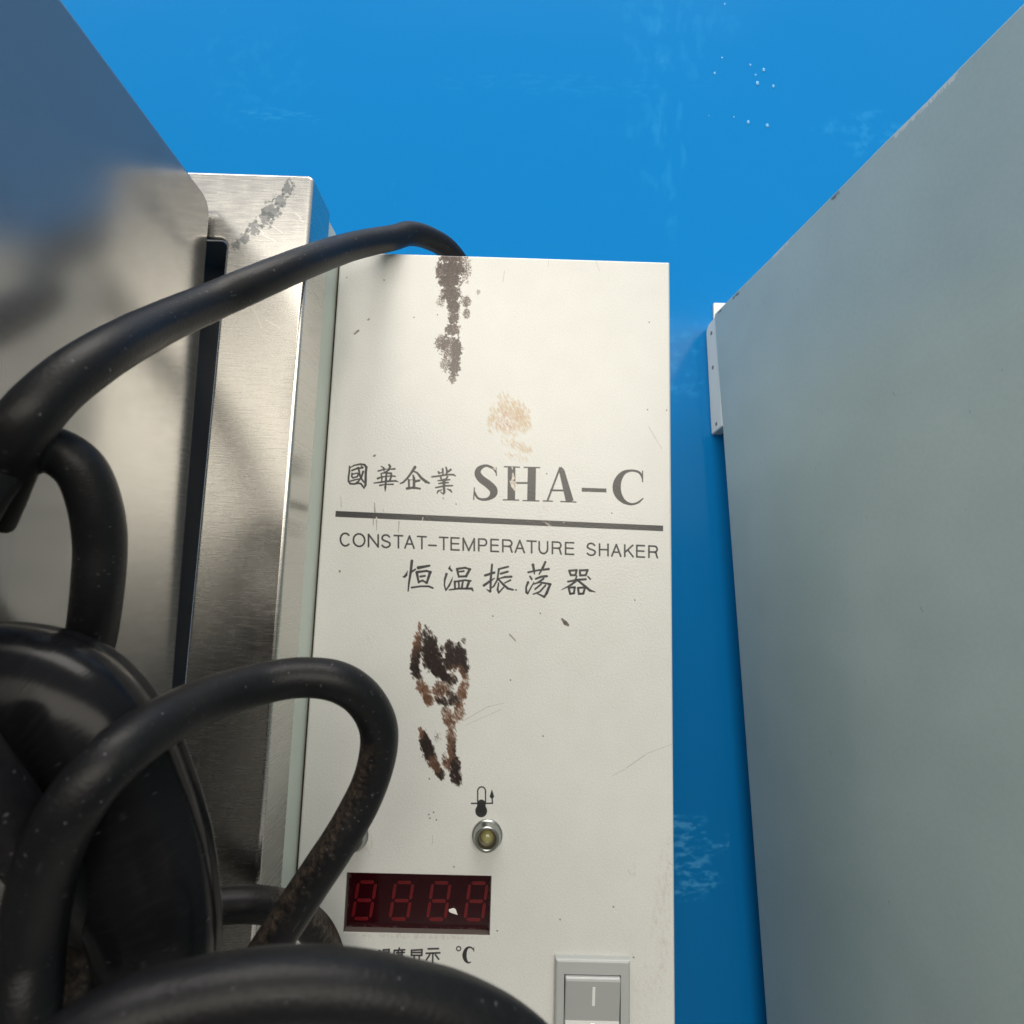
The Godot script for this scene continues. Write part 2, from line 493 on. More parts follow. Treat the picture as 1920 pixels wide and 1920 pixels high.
	ink_strokes([  # its next three characters
		[61.27, 124.08, 0.86, 64.54, 122.97, 0.91],
		[63.65, 120.05, 0.73, 63.36, 125.38, 0.82, 63.39, 129.66, 0.73],
		[62.01, 129.14, 0.27, 63.28, 129.84, 0.8],
		[60.94, 127.7, 0.91, 62.82, 126.3, 0.86, 64.72, 125, 0.34],
		[66.1, 121.68, 0.68, 68.13, 121.06, 0.73, 69.6, 120.68, 0.68],
		[66.21, 121.68, 0.73, 65.76, 125.54, 0.64, 64.58, 127.83, 0.59, 63.69, 128.53, 0.41],
		[66.94, 123.29, 0.77, 69.43, 122.5, 0.77],
		[65.98, 125.2, 0.41, 68.46, 124.45, 0.73, 70.85, 124.27, 0.82],
		[70.54, 125.52, 0.64, 68.52, 126.59, 0.5],
		[66.33, 125.52, 0.64, 68.09, 127.28, 0.82, 69.72, 128.59, 0.82, 71.55, 128.99, 0.68],
		[66.25, 126.66, 0.5, 65.98, 129.14, 0.73, 66.36, 130.21, 0.59, 68.55, 127.72, 0.5],
		[72.46, 129.01, 0.46, 72.91, 129, 0.36],
		[78.61, 119.74, 1.02, 78.99, 121.55, 0.86, 79.25, 123.02, 0.41],
		[83.11, 118.6, 0.82, 82.28, 120.55, 0.86, 80.96, 123.08, 0.5],
		[76.96, 122.52, 0.73, 80.7, 121.62, 0.64, 84.35, 121.13, 0.91],
		[77.61, 123.97, 0.64, 78.27, 124.97, 0.73],
		[76.98, 126.13, 0.91, 76.29, 127.96, 0.64, 76.45, 129.75, 0.82, 76.92, 130.23, 0.59, 78.11, 127.91, 0.5, 79.09, 126.08, 0.36],
		[79.75, 124.82, 0.73, 81.67, 123.97, 0.82, 83.72, 123.73, 0.91],
		[82.59, 124.62, 0.73, 80.8, 126.03, 0.73, 79, 126.76, 0.46],
		[81.26, 126.02, 0.64, 85.14, 126.59, 0.82],
		[84.96, 126.82, 0.91, 83.84, 129.78, 0.96, 83, 131.26, 0.68],
		[80.44, 130.09, 0.46, 82.96, 131.19, 0.82],
		[81.73, 126.68, 0.64, 79.6, 128.54, 0.64],
		[83.33, 127.09, 0.64, 81.33, 129.39, 0.64, 78.96, 130.36, 0.46],
		[91.9, 121.53, 0.77, 94.64, 121.23, 0.77, 94.21, 123.06, 0.77, 92.49, 123.11, 0.77, 91.9, 121.53, 0.77],
		[95.78, 121.31, 0.77, 98.64, 121.12, 0.77, 97.97, 122.95, 0.77, 95.92, 123.12, 0.77, 95.78, 121.31, 0.77],
		[94.67, 123.39, 0.57, 94.12, 124.99, 0.57],
		[91.5, 125.51, 0.68, 94.91, 124.74, 0.82, 97.99, 124.43, 0.77],
		[98.73, 123.39, 0.5, 99.59, 124.34, 0.64],
		[94.69, 124.97, 0.82, 92.66, 126.61, 0.73, 89.27, 128.5, 0.23],
		[95.15, 124.96, 0.82, 97.68, 126.92, 0.82, 99.52, 128.45, 0.91, 101.57, 128.95, 0.23],
		[91.76, 127.65, 0.77, 94.04, 127.47, 0.77, 93.73, 129.62, 0.77, 92.37, 129.88, 0.77, 91.76, 127.65, 0.77],
		[95.18, 127.67, 0.77, 97.8, 127.37, 0.77, 97.14, 129.64, 0.77, 95.55, 129.79, 0.77, 95.18, 127.67, 0.77],
	], 0)
	ink_strokes([  # the words under the display
		[46.26, 249.44, 0.53, 49.73, 249.29, 0.53],
		[45.69, 250.82, 0.53, 50.24, 250.59, 0.53],
		[47.92, 250.71, 0.53, 47.98, 253.62, 0.53],
		[46.9, 251.24, 0.53, 45.85, 252.81, 0.53],
		[48.77, 251.2, 0.53, 49.95, 252.55, 0.53],
		[40.68, 250, 0.53, 44.22, 249.75, 0.53, 44.22, 251.47, 0.53, 40.75, 251.54, 0.53, 40.68, 250, 0.53],
		[40.71, 250.69, 0.53, 44.18, 250.61, 0.53],
		[41.7, 251.7, 0.53, 41.78, 253.41, 0.53],
		[43.37, 251.66, 0.53, 43.46, 253.37, 0.53],
		[40.3, 253.61, 0.53, 44.95, 253.51, 0.53],
		[34.9, 250.16, 0.53, 38.43, 249.88, 0.53],
		[36.54, 249.4, 0.53, 36.56, 249.92, 0.53],
		[34.97, 250.16, 0.53, 34.52, 253.56, 0.53],
		[35.68, 250.83, 0.53, 38.28, 250.7, 0.53],
		[36.22, 250.4, 0.53, 36.27, 251.5, 0.53, 37.57, 251.41, 0.53],
		[37.52, 250.31, 0.53, 37.57, 251.41, 0.53],
		[35.74, 251.99, 0.53, 37.97, 251.88, 0.53, 35.83, 253.7, 0.53],
		[36.13, 252.33, 0.53, 38.44, 253.65, 0.53],
		[31.23, 250.1, 0.53, 33.2, 249.92, 0.53, 33.17, 251.36, 0.53, 31.3, 251.4, 0.53, 31.23, 250.1, 0.53],
		[31.27, 250.72, 0.53, 33.13, 250.68, 0.53],
		[29.75, 250.23, 0.53, 30.36, 250.6, 0.53],
		[29.54, 251.27, 0.53, 30.2, 251.6, 0.53],
		[30.96, 251.92, 0.53, 33.68, 251.86, 0.53, 33.77, 253.57, 0.53, 30.98, 253.63, 0.53, 30.96, 251.92, 0.53],
		[31.85, 251.9, 0.53, 31.95, 253.61, 0.53],
		[32.75, 251.88, 0.53, 32.84, 253.59, 0.53],
	], 0)
	ink_strokes([  # degree sign and C
		[57.25, 249.13, 0.32, 57.16, 249.46, 0.32, 56.91, 249.71, 0.32, 56.56, 249.8, 0.32, 56.2, 249.72, 0.32, 55.93, 249.49, 0.32, 55.83, 249.16, 0.32, 55.91, 248.83, 0.32, 56.16, 248.59, 0.32, 56.51, 248.49, 0.32, 56.87, 248.57, 0.32, 57.14, 248.81, 0.32, 57.25, 249.13, 0.32],
		[61.49, 249.46, 0.24, 61.34, 249.27, 0.29, 61.2, 249.08, 0.33, 61.05, 248.91, 0.37, 60.87, 248.78, 0.4, 60.64, 248.69, 0.42, 60.39, 248.63, 0.42, 60.14, 248.62, 0.44, 59.89, 248.66, 0.49, 59.64, 248.77, 0.58, 59.4, 248.94, 0.71, 59.17, 249.16, 0.85, 58.98, 249.44, 0.97, 58.82, 249.8, 1.09, 58.69, 250.22, 1.22, 58.59, 250.67, 1.33, 58.56, 251.1, 1.38, 58.59, 251.5, 1.35, 58.69, 251.9, 1.27, 58.83, 252.28, 1.17, 58.99, 252.6, 1.05, 59.18, 252.87, 0.92, 59.41, 253.1, 0.76, 59.65, 253.28, 0.61, 59.88, 253.4, 0.49, 60.09, 253.43, 0.41, 60.31, 253.38, 0.36, 60.52, 253.31, 0.33, 60.73, 253.25, 0.28],
		[61.61, 248.76, 0.24, 61.65, 249.86, 0.24],
	], 0)
	ink_strokes([  # model letters, round
		[63.95, 85.98, 0.34, 63.8, 85.64, 0.45, 63.66, 85.3, 0.57, 63.49, 84.97, 0.67, 63.28, 84.67, 0.76, 62.99, 84.42, 0.81, 62.67, 84.19, 0.85, 62.3, 83.99, 0.87, 61.91, 83.82, 0.89, 61.49, 83.65, 0.9, 61.04, 83.49, 0.89, 60.56, 83.39, 0.9, 60.06, 83.4, 0.96, 59.51, 83.55, 1.11, 58.92, 83.8, 1.31, 58.36, 84.12, 1.53, 57.91, 84.47, 1.72, 57.59, 84.87, 1.87, 57.34, 85.31, 2.01, 57.21, 85.79, 2.14, 57.2, 86.28, 2.27, 57.34, 86.79, 2.4, 57.61, 87.32, 2.54, 57.99, 87.86, 2.66, 58.47, 88.39, 2.75, 59.1, 88.91, 2.81, 59.87, 89.43, 2.85, 60.66, 89.94, 2.87, 61.35, 90.44, 2.89, 61.94, 90.93, 2.91, 62.47, 91.41, 2.92, 62.92, 91.88, 2.92, 63.24, 92.34, 2.89, 63.41, 92.8, 2.83, 63.47, 93.25, 2.76, 63.43, 93.69, 2.64, 63.29, 94.11, 2.48, 63.06, 94.53, 2.22, 62.72, 94.95, 1.89, 62.31, 95.33, 1.56, 61.87, 95.64, 1.31, 61.4, 95.87, 1.14, 60.87, 96.04, 1.04, 60.32, 96.15, 0.96, 59.79, 96.19, 0.89, 59.25, 96.18, 0.84, 58.71, 96.1, 0.8, 58.19, 95.96, 0.77, 57.75, 95.76, 0.76, 57.39, 95.46, 0.76, 57.09, 95.08, 0.77, 56.85, 94.68, 0.78, 56.64, 94.3, 0.76, 56.5, 93.98, 0.68, 56.4, 93.68, 0.58, 56.33, 93.38, 0.46, 56.25, 93.08, 0.34],
	], 0)
	ink_strokes([  # model letters, round
		[118.7, 86.79, 0.28, 118.6, 86.35, 0.41, 118.51, 85.91, 0.54, 118.39, 85.47, 0.67, 118.21, 85.09, 0.76, 117.97, 84.75, 0.8, 117.69, 84.45, 0.82, 117.34, 84.19, 0.82, 116.9, 83.98, 0.83, 116.33, 83.82, 0.81, 115.66, 83.71, 0.78, 114.94, 83.66, 0.77, 114.25, 83.7, 0.83, 113.57, 83.82, 0.96, 112.87, 84.01, 1.14, 112.2, 84.29, 1.36, 111.6, 84.68, 1.58, 111.05, 85.2, 1.82, 110.54, 85.83, 2.08, 110.09, 86.53, 2.33, 109.73, 87.24, 2.54, 109.46, 87.95, 2.72, 109.26, 88.71, 2.87, 109.15, 89.47, 2.98, 109.11, 90.22, 3.03, 109.17, 90.96, 3, 109.31, 91.7, 2.92, 109.53, 92.43, 2.79, 109.83, 93.11, 2.61, 110.23, 93.77, 2.38, 110.73, 94.41, 2.08, 111.29, 94.99, 1.78, 111.88, 95.46, 1.51, 112.52, 95.82, 1.3, 113.22, 96.09, 1.11, 113.94, 96.26, 0.95, 114.62, 96.34, 0.83, 115.27, 96.3, 0.76, 115.91, 96.15, 0.73, 116.51, 95.93, 0.72, 117.08, 95.66, 0.69, 117.58, 95.33, 0.63, 118.03, 94.93, 0.56, 118.46, 94.5, 0.48, 118.91, 94.09, 0.41],
	], 0)
	ink_strokes([  # model letters, straight
		[63.95, 83.76, 0.41, 64.23, 87.15, 0.41],
		[56.2, 91.76, 0.41, 56.09, 96.44, 0.41],
	], 1)
	ink_strokes([  # model letters, straight
		[69.8, 83.44, 2.82, 70.01, 96.04, 2.82],
		[77.39, 83.46, 3.03, 77.44, 96.07, 3.03],
		[70.61, 89.63, 0.69, 76.58, 89.5, 0.69],
		[66.91, 83.6, 0.45, 72.91, 83.63, 0.45],
		[66.86, 96.1, 0.45, 72.95, 96.02, 0.45],
		[74.32, 83.63, 0.45, 80.5, 83.55, 0.45],
		[74.22, 96.16, 0.45, 80.42, 96.13, 0.45],
		[87.94, 83.22, 0.69, 83.39, 96.08, 0.69],
		[88.01, 83.22, 0.89, 88.53, 84.46, 2.06, 91.74, 95.97, 2.89],
		[84.37, 92.01, 0.69, 89.46, 91.93, 0.69],
		[81.71, 96.09, 0.45, 85.43, 96.05, 0.45],
		[88.23, 96.08, 0.45, 94.19, 96.15, 0.45],
		[96.13, 91.45, 1.44, 105.28, 91.47, 1.44],
		[118.78, 83.57, 0.41, 118.77, 87.94, 0.41],
	], 1)
	ink_strokes([  # rule
		[5.48, 103.09, 2.17, 126.37, 105.05, 2.06],
	], 1)
	ink_strokes([  # English line
		[10.85, 110.83, 0.6, 10.17, 110.28, 0.6, 9.39, 110.13, 0.6, 8.67, 110.4, 0.6, 8.13, 111.04, 0.6, 7.87, 111.94, 0.6, 7.93, 112.93, 0.6, 8.31, 113.83, 0.6, 8.93, 114.48, 0.6, 9.69, 114.77, 0.6, 10.44, 114.64, 0.6, 11.06, 114.11, 0.6],
		[16.78, 112.54, 0.6, 16.52, 111.53, 0.6, 15.89, 110.72, 0.6, 15.02, 110.26, 0.6, 14.09, 110.25, 0.6, 13.28, 110.68, 0.6, 12.75, 111.49, 0.6, 12.61, 112.49, 0.6, 12.87, 113.5, 0.6, 13.5, 114.31, 0.6, 14.37, 114.76, 0.6, 15.3, 114.77, 0.6, 16.11, 114.34, 0.6, 16.64, 113.54, 0.6, 16.78, 112.54, 0.6],
		[18.28, 114.77, 0.6, 18.02, 110.33, 0.6],
		[18.02, 110.33, 0.6, 21.81, 114.81, 0.6],
		[21.81, 114.81, 0.6, 21.56, 110.37, 0.6],
		[25.71, 111.05, 0.6, 25.19, 110.54, 0.6, 24.46, 110.32, 0.6, 23.74, 110.46, 0.6, 23.21, 110.91, 0.6, 23.05, 111.55, 0.6, 23.27, 112.08, 0.6, 24.03, 112.49, 0.6, 25, 112.77, 0.6, 25.83, 113.17, 0.6, 26.11, 113.66, 0.6, 25.99, 114.22, 0.6, 25.58, 114.66, 0.6, 24.97, 114.9, 0.6, 24.29, 114.89, 0.6, 23.66, 114.63, 0.6, 23.21, 114.17, 0.6],
		[27.47, 110.45, 0.6, 30.5, 110.49, 0.6],
		[28.98, 110.47, 0.6, 29.21, 114.89, 0.6],
	], 0)
	ink_strokes([  # English line
		[31.6, 114.91, 0.6, 33.05, 110.52, 0.6, 34.94, 114.95, 0.6],
		[32.13, 113.42, 0.6, 34.27, 113.44, 0.6],
		[36.02, 110.56, 0.6, 39.17, 110.6, 0.6],
		[37.59, 110.58, 0.6, 37.8, 114.98, 0.6],
		[40.25, 113.69, 0.6, 42.93, 113.72, 0.6],
		[44.1, 110.66, 0.6, 47.14, 110.7, 0.6],
		[45.62, 110.68, 0.6, 45.81, 115.06, 0.6],
		[48.35, 110.72, 0.6, 48.53, 115.09, 0.6],
		[48.35, 110.72, 0.6, 51.23, 110.75, 0.6],
		[48.44, 112.82, 0.6, 51.11, 112.85, 0.6],
		[48.53, 115.09, 0.6, 51.4, 115.12, 0.6],
	], 0)
	ink_strokes([  # English line
		[52.94, 115.13, 0.6, 52.78, 110.77, 0.6],
		[52.78, 110.77, 0.6, 54.97, 115.15, 0.6],
		[54.97, 115.15, 0.6, 56.83, 110.83, 0.6],
		[56.83, 110.83, 0.6, 56.99, 115.17, 0.6],
		[58.63, 115.19, 0.6, 58.48, 110.85, 0.6],
		[58.48, 110.85, 0.6, 60.2, 110.87, 0.6, 60.54, 110.89, 0.6, 60.96, 111.11, 0.6, 61.26, 111.53, 0.6, 61.38, 112.06, 0.6, 61.29, 112.58, 0.6, 61.02, 112.99, 0.6, 60.61, 113.2, 0.6, 60.27, 113.22, 0.6, 58.56, 113.2, 0.6],
		[62.99, 110.91, 0.6, 63.13, 115.24, 0.6],
		[62.99, 110.91, 0.6, 65.69, 110.94, 0.6],
		[63.05, 112.99, 0.6, 65.57, 113.02, 0.6],
		[63.13, 115.24, 0.6, 65.82, 115.27, 0.6],
		[67.45, 115.28, 0.6, 67.32, 110.96, 0.6],
		[67.32, 110.96, 0.6, 69.35, 110.99, 0.6, 69.69, 111.01, 0.6, 70.18, 111.22, 0.6, 70.54, 111.62, 0.6, 70.67, 112.13, 0.6, 70.56, 112.63, 0.6, 70.23, 113.02, 0.6, 69.75, 113.22, 0.6, 69.42, 113.24, 0.6, 67.38, 113.21, 0.6],
		[69.42, 113.24, 0.6, 70.27, 113.59, 0.6, 70.47, 114.45, 0.6, 70.83, 115.32, 0.6],
		[72.02, 115.33, 0.6, 73.56, 111.04, 0.6, 75.33, 115.37, 0.6],
		[72.58, 113.87, 0.6, 74.7, 113.9, 0.6],
	], 0)
	ink_strokes([  # English line
		[76.28, 111.08, 0.6, 79.56, 111.12, 0.6],
		[77.92, 111.1, 0.6, 78.02, 115.39, 0.6],
		[80.69, 111.13, 0.6, 80.75, 113.79, 0.6, 80.75, 113.79, 0.6, 80.92, 114.54, 0.6, 81.36, 115.14, 0.6, 81.99, 115.48, 0.6, 82.68, 115.48, 0.6, 83.29, 115.16, 0.6, 83.71, 114.57, 0.6, 83.85, 113.83, 0.6, 83.79, 111.17, 0.6],
		[85.64, 115.47, 0.6, 85.56, 111.2, 0.6],
		[85.56, 111.2, 0.6, 87.48, 111.22, 0.6, 87.8, 111.24, 0.6, 88.26, 111.45, 0.6, 88.59, 111.85, 0.6, 88.71, 112.35, 0.6, 88.61, 112.85, 0.6, 88.29, 113.23, 0.6, 87.83, 113.43, 0.6, 87.52, 113.44, 0.6, 85.6, 113.42, 0.6],
		[87.52, 113.44, 0.6, 88.32, 113.8, 0.6, 88.5, 114.65, 0.6, 88.83, 115.51, 0.6],
		[90.41, 111.26, 0.6, 90.47, 115.52, 0.6],
		[90.41, 111.26, 0.6, 93.37, 111.3, 0.6],
		[90.44, 113.31, 0.6, 93.19, 113.34, 0.6],
		[90.47, 115.52, 0.6, 93.43, 115.55, 0.6],
		[101.07, 112, 0.6, 100.58, 111.51, 0.6, 99.88, 111.3, 0.6, 99.16, 111.42, 0.6, 98.63, 111.86, 0.6, 98.44, 112.47, 0.6, 98.63, 112.98, 0.6, 99.36, 113.37, 0.6, 100.3, 113.63, 0.6, 101.09, 114.02, 0.6, 101.35, 114.49, 0.6, 101.2, 115.03, 0.6, 100.79, 115.45, 0.6, 100.18, 115.68, 0.6, 99.51, 115.67, 0.6, 98.9, 115.42, 0.6, 98.48, 114.98, 0.6],
	], 0)
	ink_strokes([  # English line
		[102.91, 111.42, 0.6, 102.95, 115.65, 0.6],
		[106.04, 111.46, 0.6, 106.06, 115.68, 0.6],
		[102.93, 113.45, 0.6, 106.05, 113.49, 0.6],
		[107.46, 115.7, 0.6, 109.08, 111.5, 0.6, 110.75, 115.73, 0.6],
		[108.04, 114.27, 0.6, 110.15, 114.3, 0.6],
		[112.21, 111.54, 0.6, 112.22, 115.75, 0.6],
		[115.16, 111.58, 0.6, 112.21, 114.32, 0.6],
		[113.31, 113.32, 0.6, 115.26, 115.78, 0.6],
		[116.65, 111.6, 0.6, 116.65, 115.79, 0.6],
		[116.65, 111.6, 0.6, 119.42, 111.63, 0.6],
		[116.65, 113.61, 0.6, 119.22, 113.64, 0.6],
		[116.65, 115.79, 0.6, 119.41, 115.82, 0.6],
		[121.1, 115.84, 0.6, 121.11, 111.65, 0.6],
		[121.11, 111.65, 0.6, 122.97, 111.68, 0.6, 123.28, 111.7, 0.6, 123.73, 111.9, 0.6, 124.04, 112.29, 0.6, 124.15, 112.78, 0.6, 124.03, 113.27, 0.6, 123.72, 113.65, 0.6, 123.27, 113.84, 0.6, 122.97, 113.85, 0.6, 121.1, 113.83, 0.6],
		[122.97, 113.85, 0.6, 123.74, 114.2, 0.6, 123.89, 115.03, 0.6, 124.2, 115.87, 0.6],
	], 0)
	ink_strokes([  # thermometer mark
		[61.32, 202.79, 0.4, 61.19, 199.17, 0.4, 61.14, 198.77, 0.4, 61.23, 198.19, 0.4, 61.51, 197.69, 0.4, 61.95, 197.35, 0.4, 62.48, 197.22, 0.4, 63.02, 197.32, 0.4, 63.48, 197.64, 0.4, 63.8, 198.13, 0.4, 63.93, 198.71, 0.4, 63.91, 199.1, 0.4, 64.03, 202.72, 0.4],
		[59.16, 202.74, 0.44, 66.45, 202.54, 0.44, 66.2, 200.2, 0.44],
		[66.1, 198.12, 0.11, 66.17, 200.2, 1.46],
		[62.61, 205.12, 4.08, 62.62, 205.19, 4.08],
		[62.61, 202.92, 2.99, 62.62, 204.4, 2.99],
	], 0)
	ink_strokes([  # chips
		[70.02, 83.75, 0.62, 70.18, 84.47, 0.34],
		[70.33, 86.07, 0.62, 70.56, 87.85, 1.03, 69.72, 89.3, 0.48],
		[69.36, 88.96, 0.34, 70.46, 90.71, 1.38, 71.2, 92.28, 0.69],
		[70.6, 89.28, 1.03, 72.39, 90.65, 0.55],
		[82.86, 104.11, 0.24, 84.63, 105.46, 0.31],
		[83.56, 104.27, 0.17, 85.15, 105.27, 0.17],
		[89.41, 103.93, 0.28, 89.83, 103.98, 0.28],
		[98.6, 91.95, 0.21, 98.78, 92.37, 0.28],
	], 2)
	ink_strokes([  # chips
		[37.69, 103.48, 0.34, 37.42, 105.24, 0.28],
		[20.57, 103.97, 0.55, 20.66, 104.32, 0.55],
		[63.41, 83.41, 1.03, 63.79, 84.3, 0.62],
		[64.35, 85.18, 0.21, 62.91, 84.32, 0.41],
		[61.28, 93.46, 0.28, 61.39, 93.64, 0.28],
	], 2)

	ink_strokes([  # fine scratches and drips
		[55.14, 175.33, 0.19, 63.83, 170.19, 0.23, 69.46, 168.77, 0.16],
		[55.95, 176.75, 0.16, 68.58, 170.99, 0.19],
		[108.06, 192.52, 0.19, 112.54, 190.09, 0.19],
		[113.1, 189.72, 0.25, 119.67, 185.09, 0.25],
		[120.05, 184.72, 0.19, 129.48, 181.26, 0.19],
		[121.06, 66.61, 0.27, 123.47, 70.66, 0.23, 126.07, 75.1, 0.19],
		[100.47, 0.29, 0.23, 101.97, 4.69, 0.19],
		[64.88, 5.93, 0.19, 64.39, 10.37, 0.27],
		[70.87, 144.99, 0.58, 73.04, 147.19, 0.39],
		[89.6, 139.01, 0.78, 90.78, 140.3, 1.55, 91.76, 141.03, 0.97],
		[46.13, 213.43, 0.19, 46.25, 216.19, 0.23],
		[8.37, 124, 0.7, 8.42, 124.1, 0.7],
		[19.5, 98.62, 0.29, 19.89, 101.98, 0.62],
		[19.36, 102.99, 0.58, 19.59, 106.93, 0.29],
		[20.65, 104.93, 0.49, 20.88, 108.86, 0.19],
		[28.91, 105.28, 0.49, 28.92, 109.22, 0.23],
		[6.97, 96.4, 0.19, 7.43, 100.56, 0.31],
		[22.76, 100.51, 0.23, 23.03, 101.89, 0.27],
		[18.29, 80.97, 0.78, 18.67, 80.76, 0.78],
		[82.2, -3.11, 0.19, 81.92, 3.59, 0.19],
		[8.19, 33.51, 0.68, 9.54, 32.18, 0.78],
		[12.96, 27.76, 0.58, 13.35, 27.32, 0.58],
	], 3)

	for p in [
		Vector2(44.8, 96.09), Vector2(82.94, 85.74), Vector2(44.18, 194.94), Vector2(44.53, 206.7), Vector2(46.16, 205.96), Vector2(44.96, 207.91), Vector2(47.19, 208.38), Vector2(53.88, 223.39), Vector2(90.55, 239.31), Vector2(115.6, 250.58), Vector2(71.51, 160.82), Vector2(121.36, 25.1), Vector2(120.67, 59.98), Vector2(127.97, 59.96), Vector2(49.62, 98.15), Vector2(107.33, 99.86), Vector2(39.5, 24.73), Vector2(69.3, 243.28), Vector2(115.87, 131.43), Vector2(64.52, 138.54), Vector2(3.68, 10.63), Vector2(18.2, 11.25), Vector2(30.52, 26.11), Vector2(81.65, 137.13), Vector2(83.51, 179.68), Vector2(108.67, 234.89)]:
		stroke(p * PX, (p + Vector2(0.1, 0.12)) * PX, 0.45 * PX, 0.35 * PX, false, Color8(66, 60, 56), 0.8)
	stain([
		[43.79, 0.85, 5.1, 2.97, 0, 0.92], [43.99, 5.7, 5.52, 3.82, 0, 0.97], [43.51, 10.54, 4.67, 4.25, 0, 0.97], [44.42, 16.27, 4.04, 3.82, 0, 0.92],
		[45.75, 21, 2.63, 2.97, 0, 0.97], [45.71, 25.75, 2.34, 2.97, 0, 0.87], [45.46, 30.49, 3.19, 2.55, 0, 0.82], [41.64, 35.77, 2.76, 3.4, 15, 0.73],
		[45.31, 37.99, 4.25, 5.1, 0, 0.68], [47.36, 38.86, 2.12, 5.1, 0, 0.92], [46.95, 45.38, 2.34, 3.82, 0, 0.92], [46.25, 50.02, 1.7, 2.12, 0, 0.68],
		[43.36, 44.57, 2.12, 3.4, 0, 0.58], [49.45, 5.51, 2.55, 6.37, 0, 0.53], [50.41, 18.94, 1.91, 2.55, 0, 0.68], [50.59, 23.7, 1.49, 2.55, 0, 0.63],
		[39.49, 6.82, 1.7, 4.25, 0, 0.68], [40.48, 19.27, 1.91, 2.55, 0, 0.48], [55.01, 14.97, 1.06, 1.06, 0, 0.48]], [
		[66.69, 65.83, 2.55, 3.82, 20, 0.68], [68.09, 68.49, 3.82, 1.7, 0, 0.58], [71.94, 64.31, 2.12, 1.7, 0, 0.48], [51.04, 11.74, 2.55, 3.82, 0, 0.34]], Color8(64, 54, 51), Color8(130, 100, 78), 0.5, 90, 1.1, 0.85, 21, 0.3, 0.12)
	smear([
		[43.79, 0.85, 5.1, 2.97, 0, 0.92], [43.99, 5.7, 5.52, 3.82, 0, 0.97], [43.51, 10.54, 4.67, 4.25, 0, 0.97], [44.42, 16.27, 4.04, 3.82, 0, 0.92],
		[45.75, 21, 2.63, 2.97, 0, 0.97], [45.71, 25.75, 2.34, 2.97, 0, 0.87], [45.46, 30.49, 3.19, 2.55, 0, 0.82], [41.64, 35.77, 2.76, 3.4, 15, 0.73],
		[45.31, 37.99, 4.25, 5.1, 0, 0.68], [47.36, 38.86, 2.12, 5.1, 0, 0.92], [46.95, 45.38, 2.34, 3.82, 0, 0.92], [46.25, 50.02, 1.7, 2.12, 0, 0.68],
		[43.36, 44.57, 2.12, 3.4, 0, 0.58], [49.45, 5.51, 2.55, 6.37, 0, 0.53], [50.41, 18.94, 1.91, 2.55, 0, 0.68], [50.59, 23.7, 1.49, 2.55, 0, 0.63],
		[39.49, 6.82, 1.7, 4.25, 0, 0.68], [40.48, 19.27, 1.91, 2.55, 0, 0.48], [55.01, 14.97, 1.06, 1.06, 0, 0.48]], [
		[66.69, 65.83, 2.55, 3.82, 20, 0.68], [68.09, 68.49, 3.82, 1.7, 0, 0.58], [71.94, 64.31, 2.12, 1.7, 0, 0.48], [51.04, 11.74, 2.55, 3.82, 0, 0.34]], Color8(62, 52, 50), Color8(138, 110, 88), 88, 0.35, 17.0, 0.75, 26)
	smear([
		[68.45, 65.77, 7.77, 7.26, 0, 0.6], [67.39, 59.45, 4.66, 4.15, 0, 0.48], [65.53, 56.31, 2.07, 1.3, 0, 0.53], [72.79, 63.37, 3.63, 4.66, 0, 0.48],
		[61.42, 65.99, 1.3, 5.7, 0, 0.48], [71.79, 75.57, 6.74, 2.07, 15, 0.53], [71.46, 79.6, 4.66, 1.81, 10, 0.48], [75.34, 77.25, 3.11, 1.55, 20, 0.44],
		[74.67, 67.84, 2.59, 3.11, 0, 0.44]], [
		[66.69, 65.83, 2.55, 3.82, 20, 0.68], [68.09, 68.49, 3.82, 1.7, 0, 0.58], [71.94, 64.31, 2.12, 1.7, 0, 0.48], [51.04, 11.74, 2.55, 3.82, 0, 0.34]], Color8(190, 168, 134), Color8(176, 128, 98), 62, 1.9, 22.0, 0.42, 27)
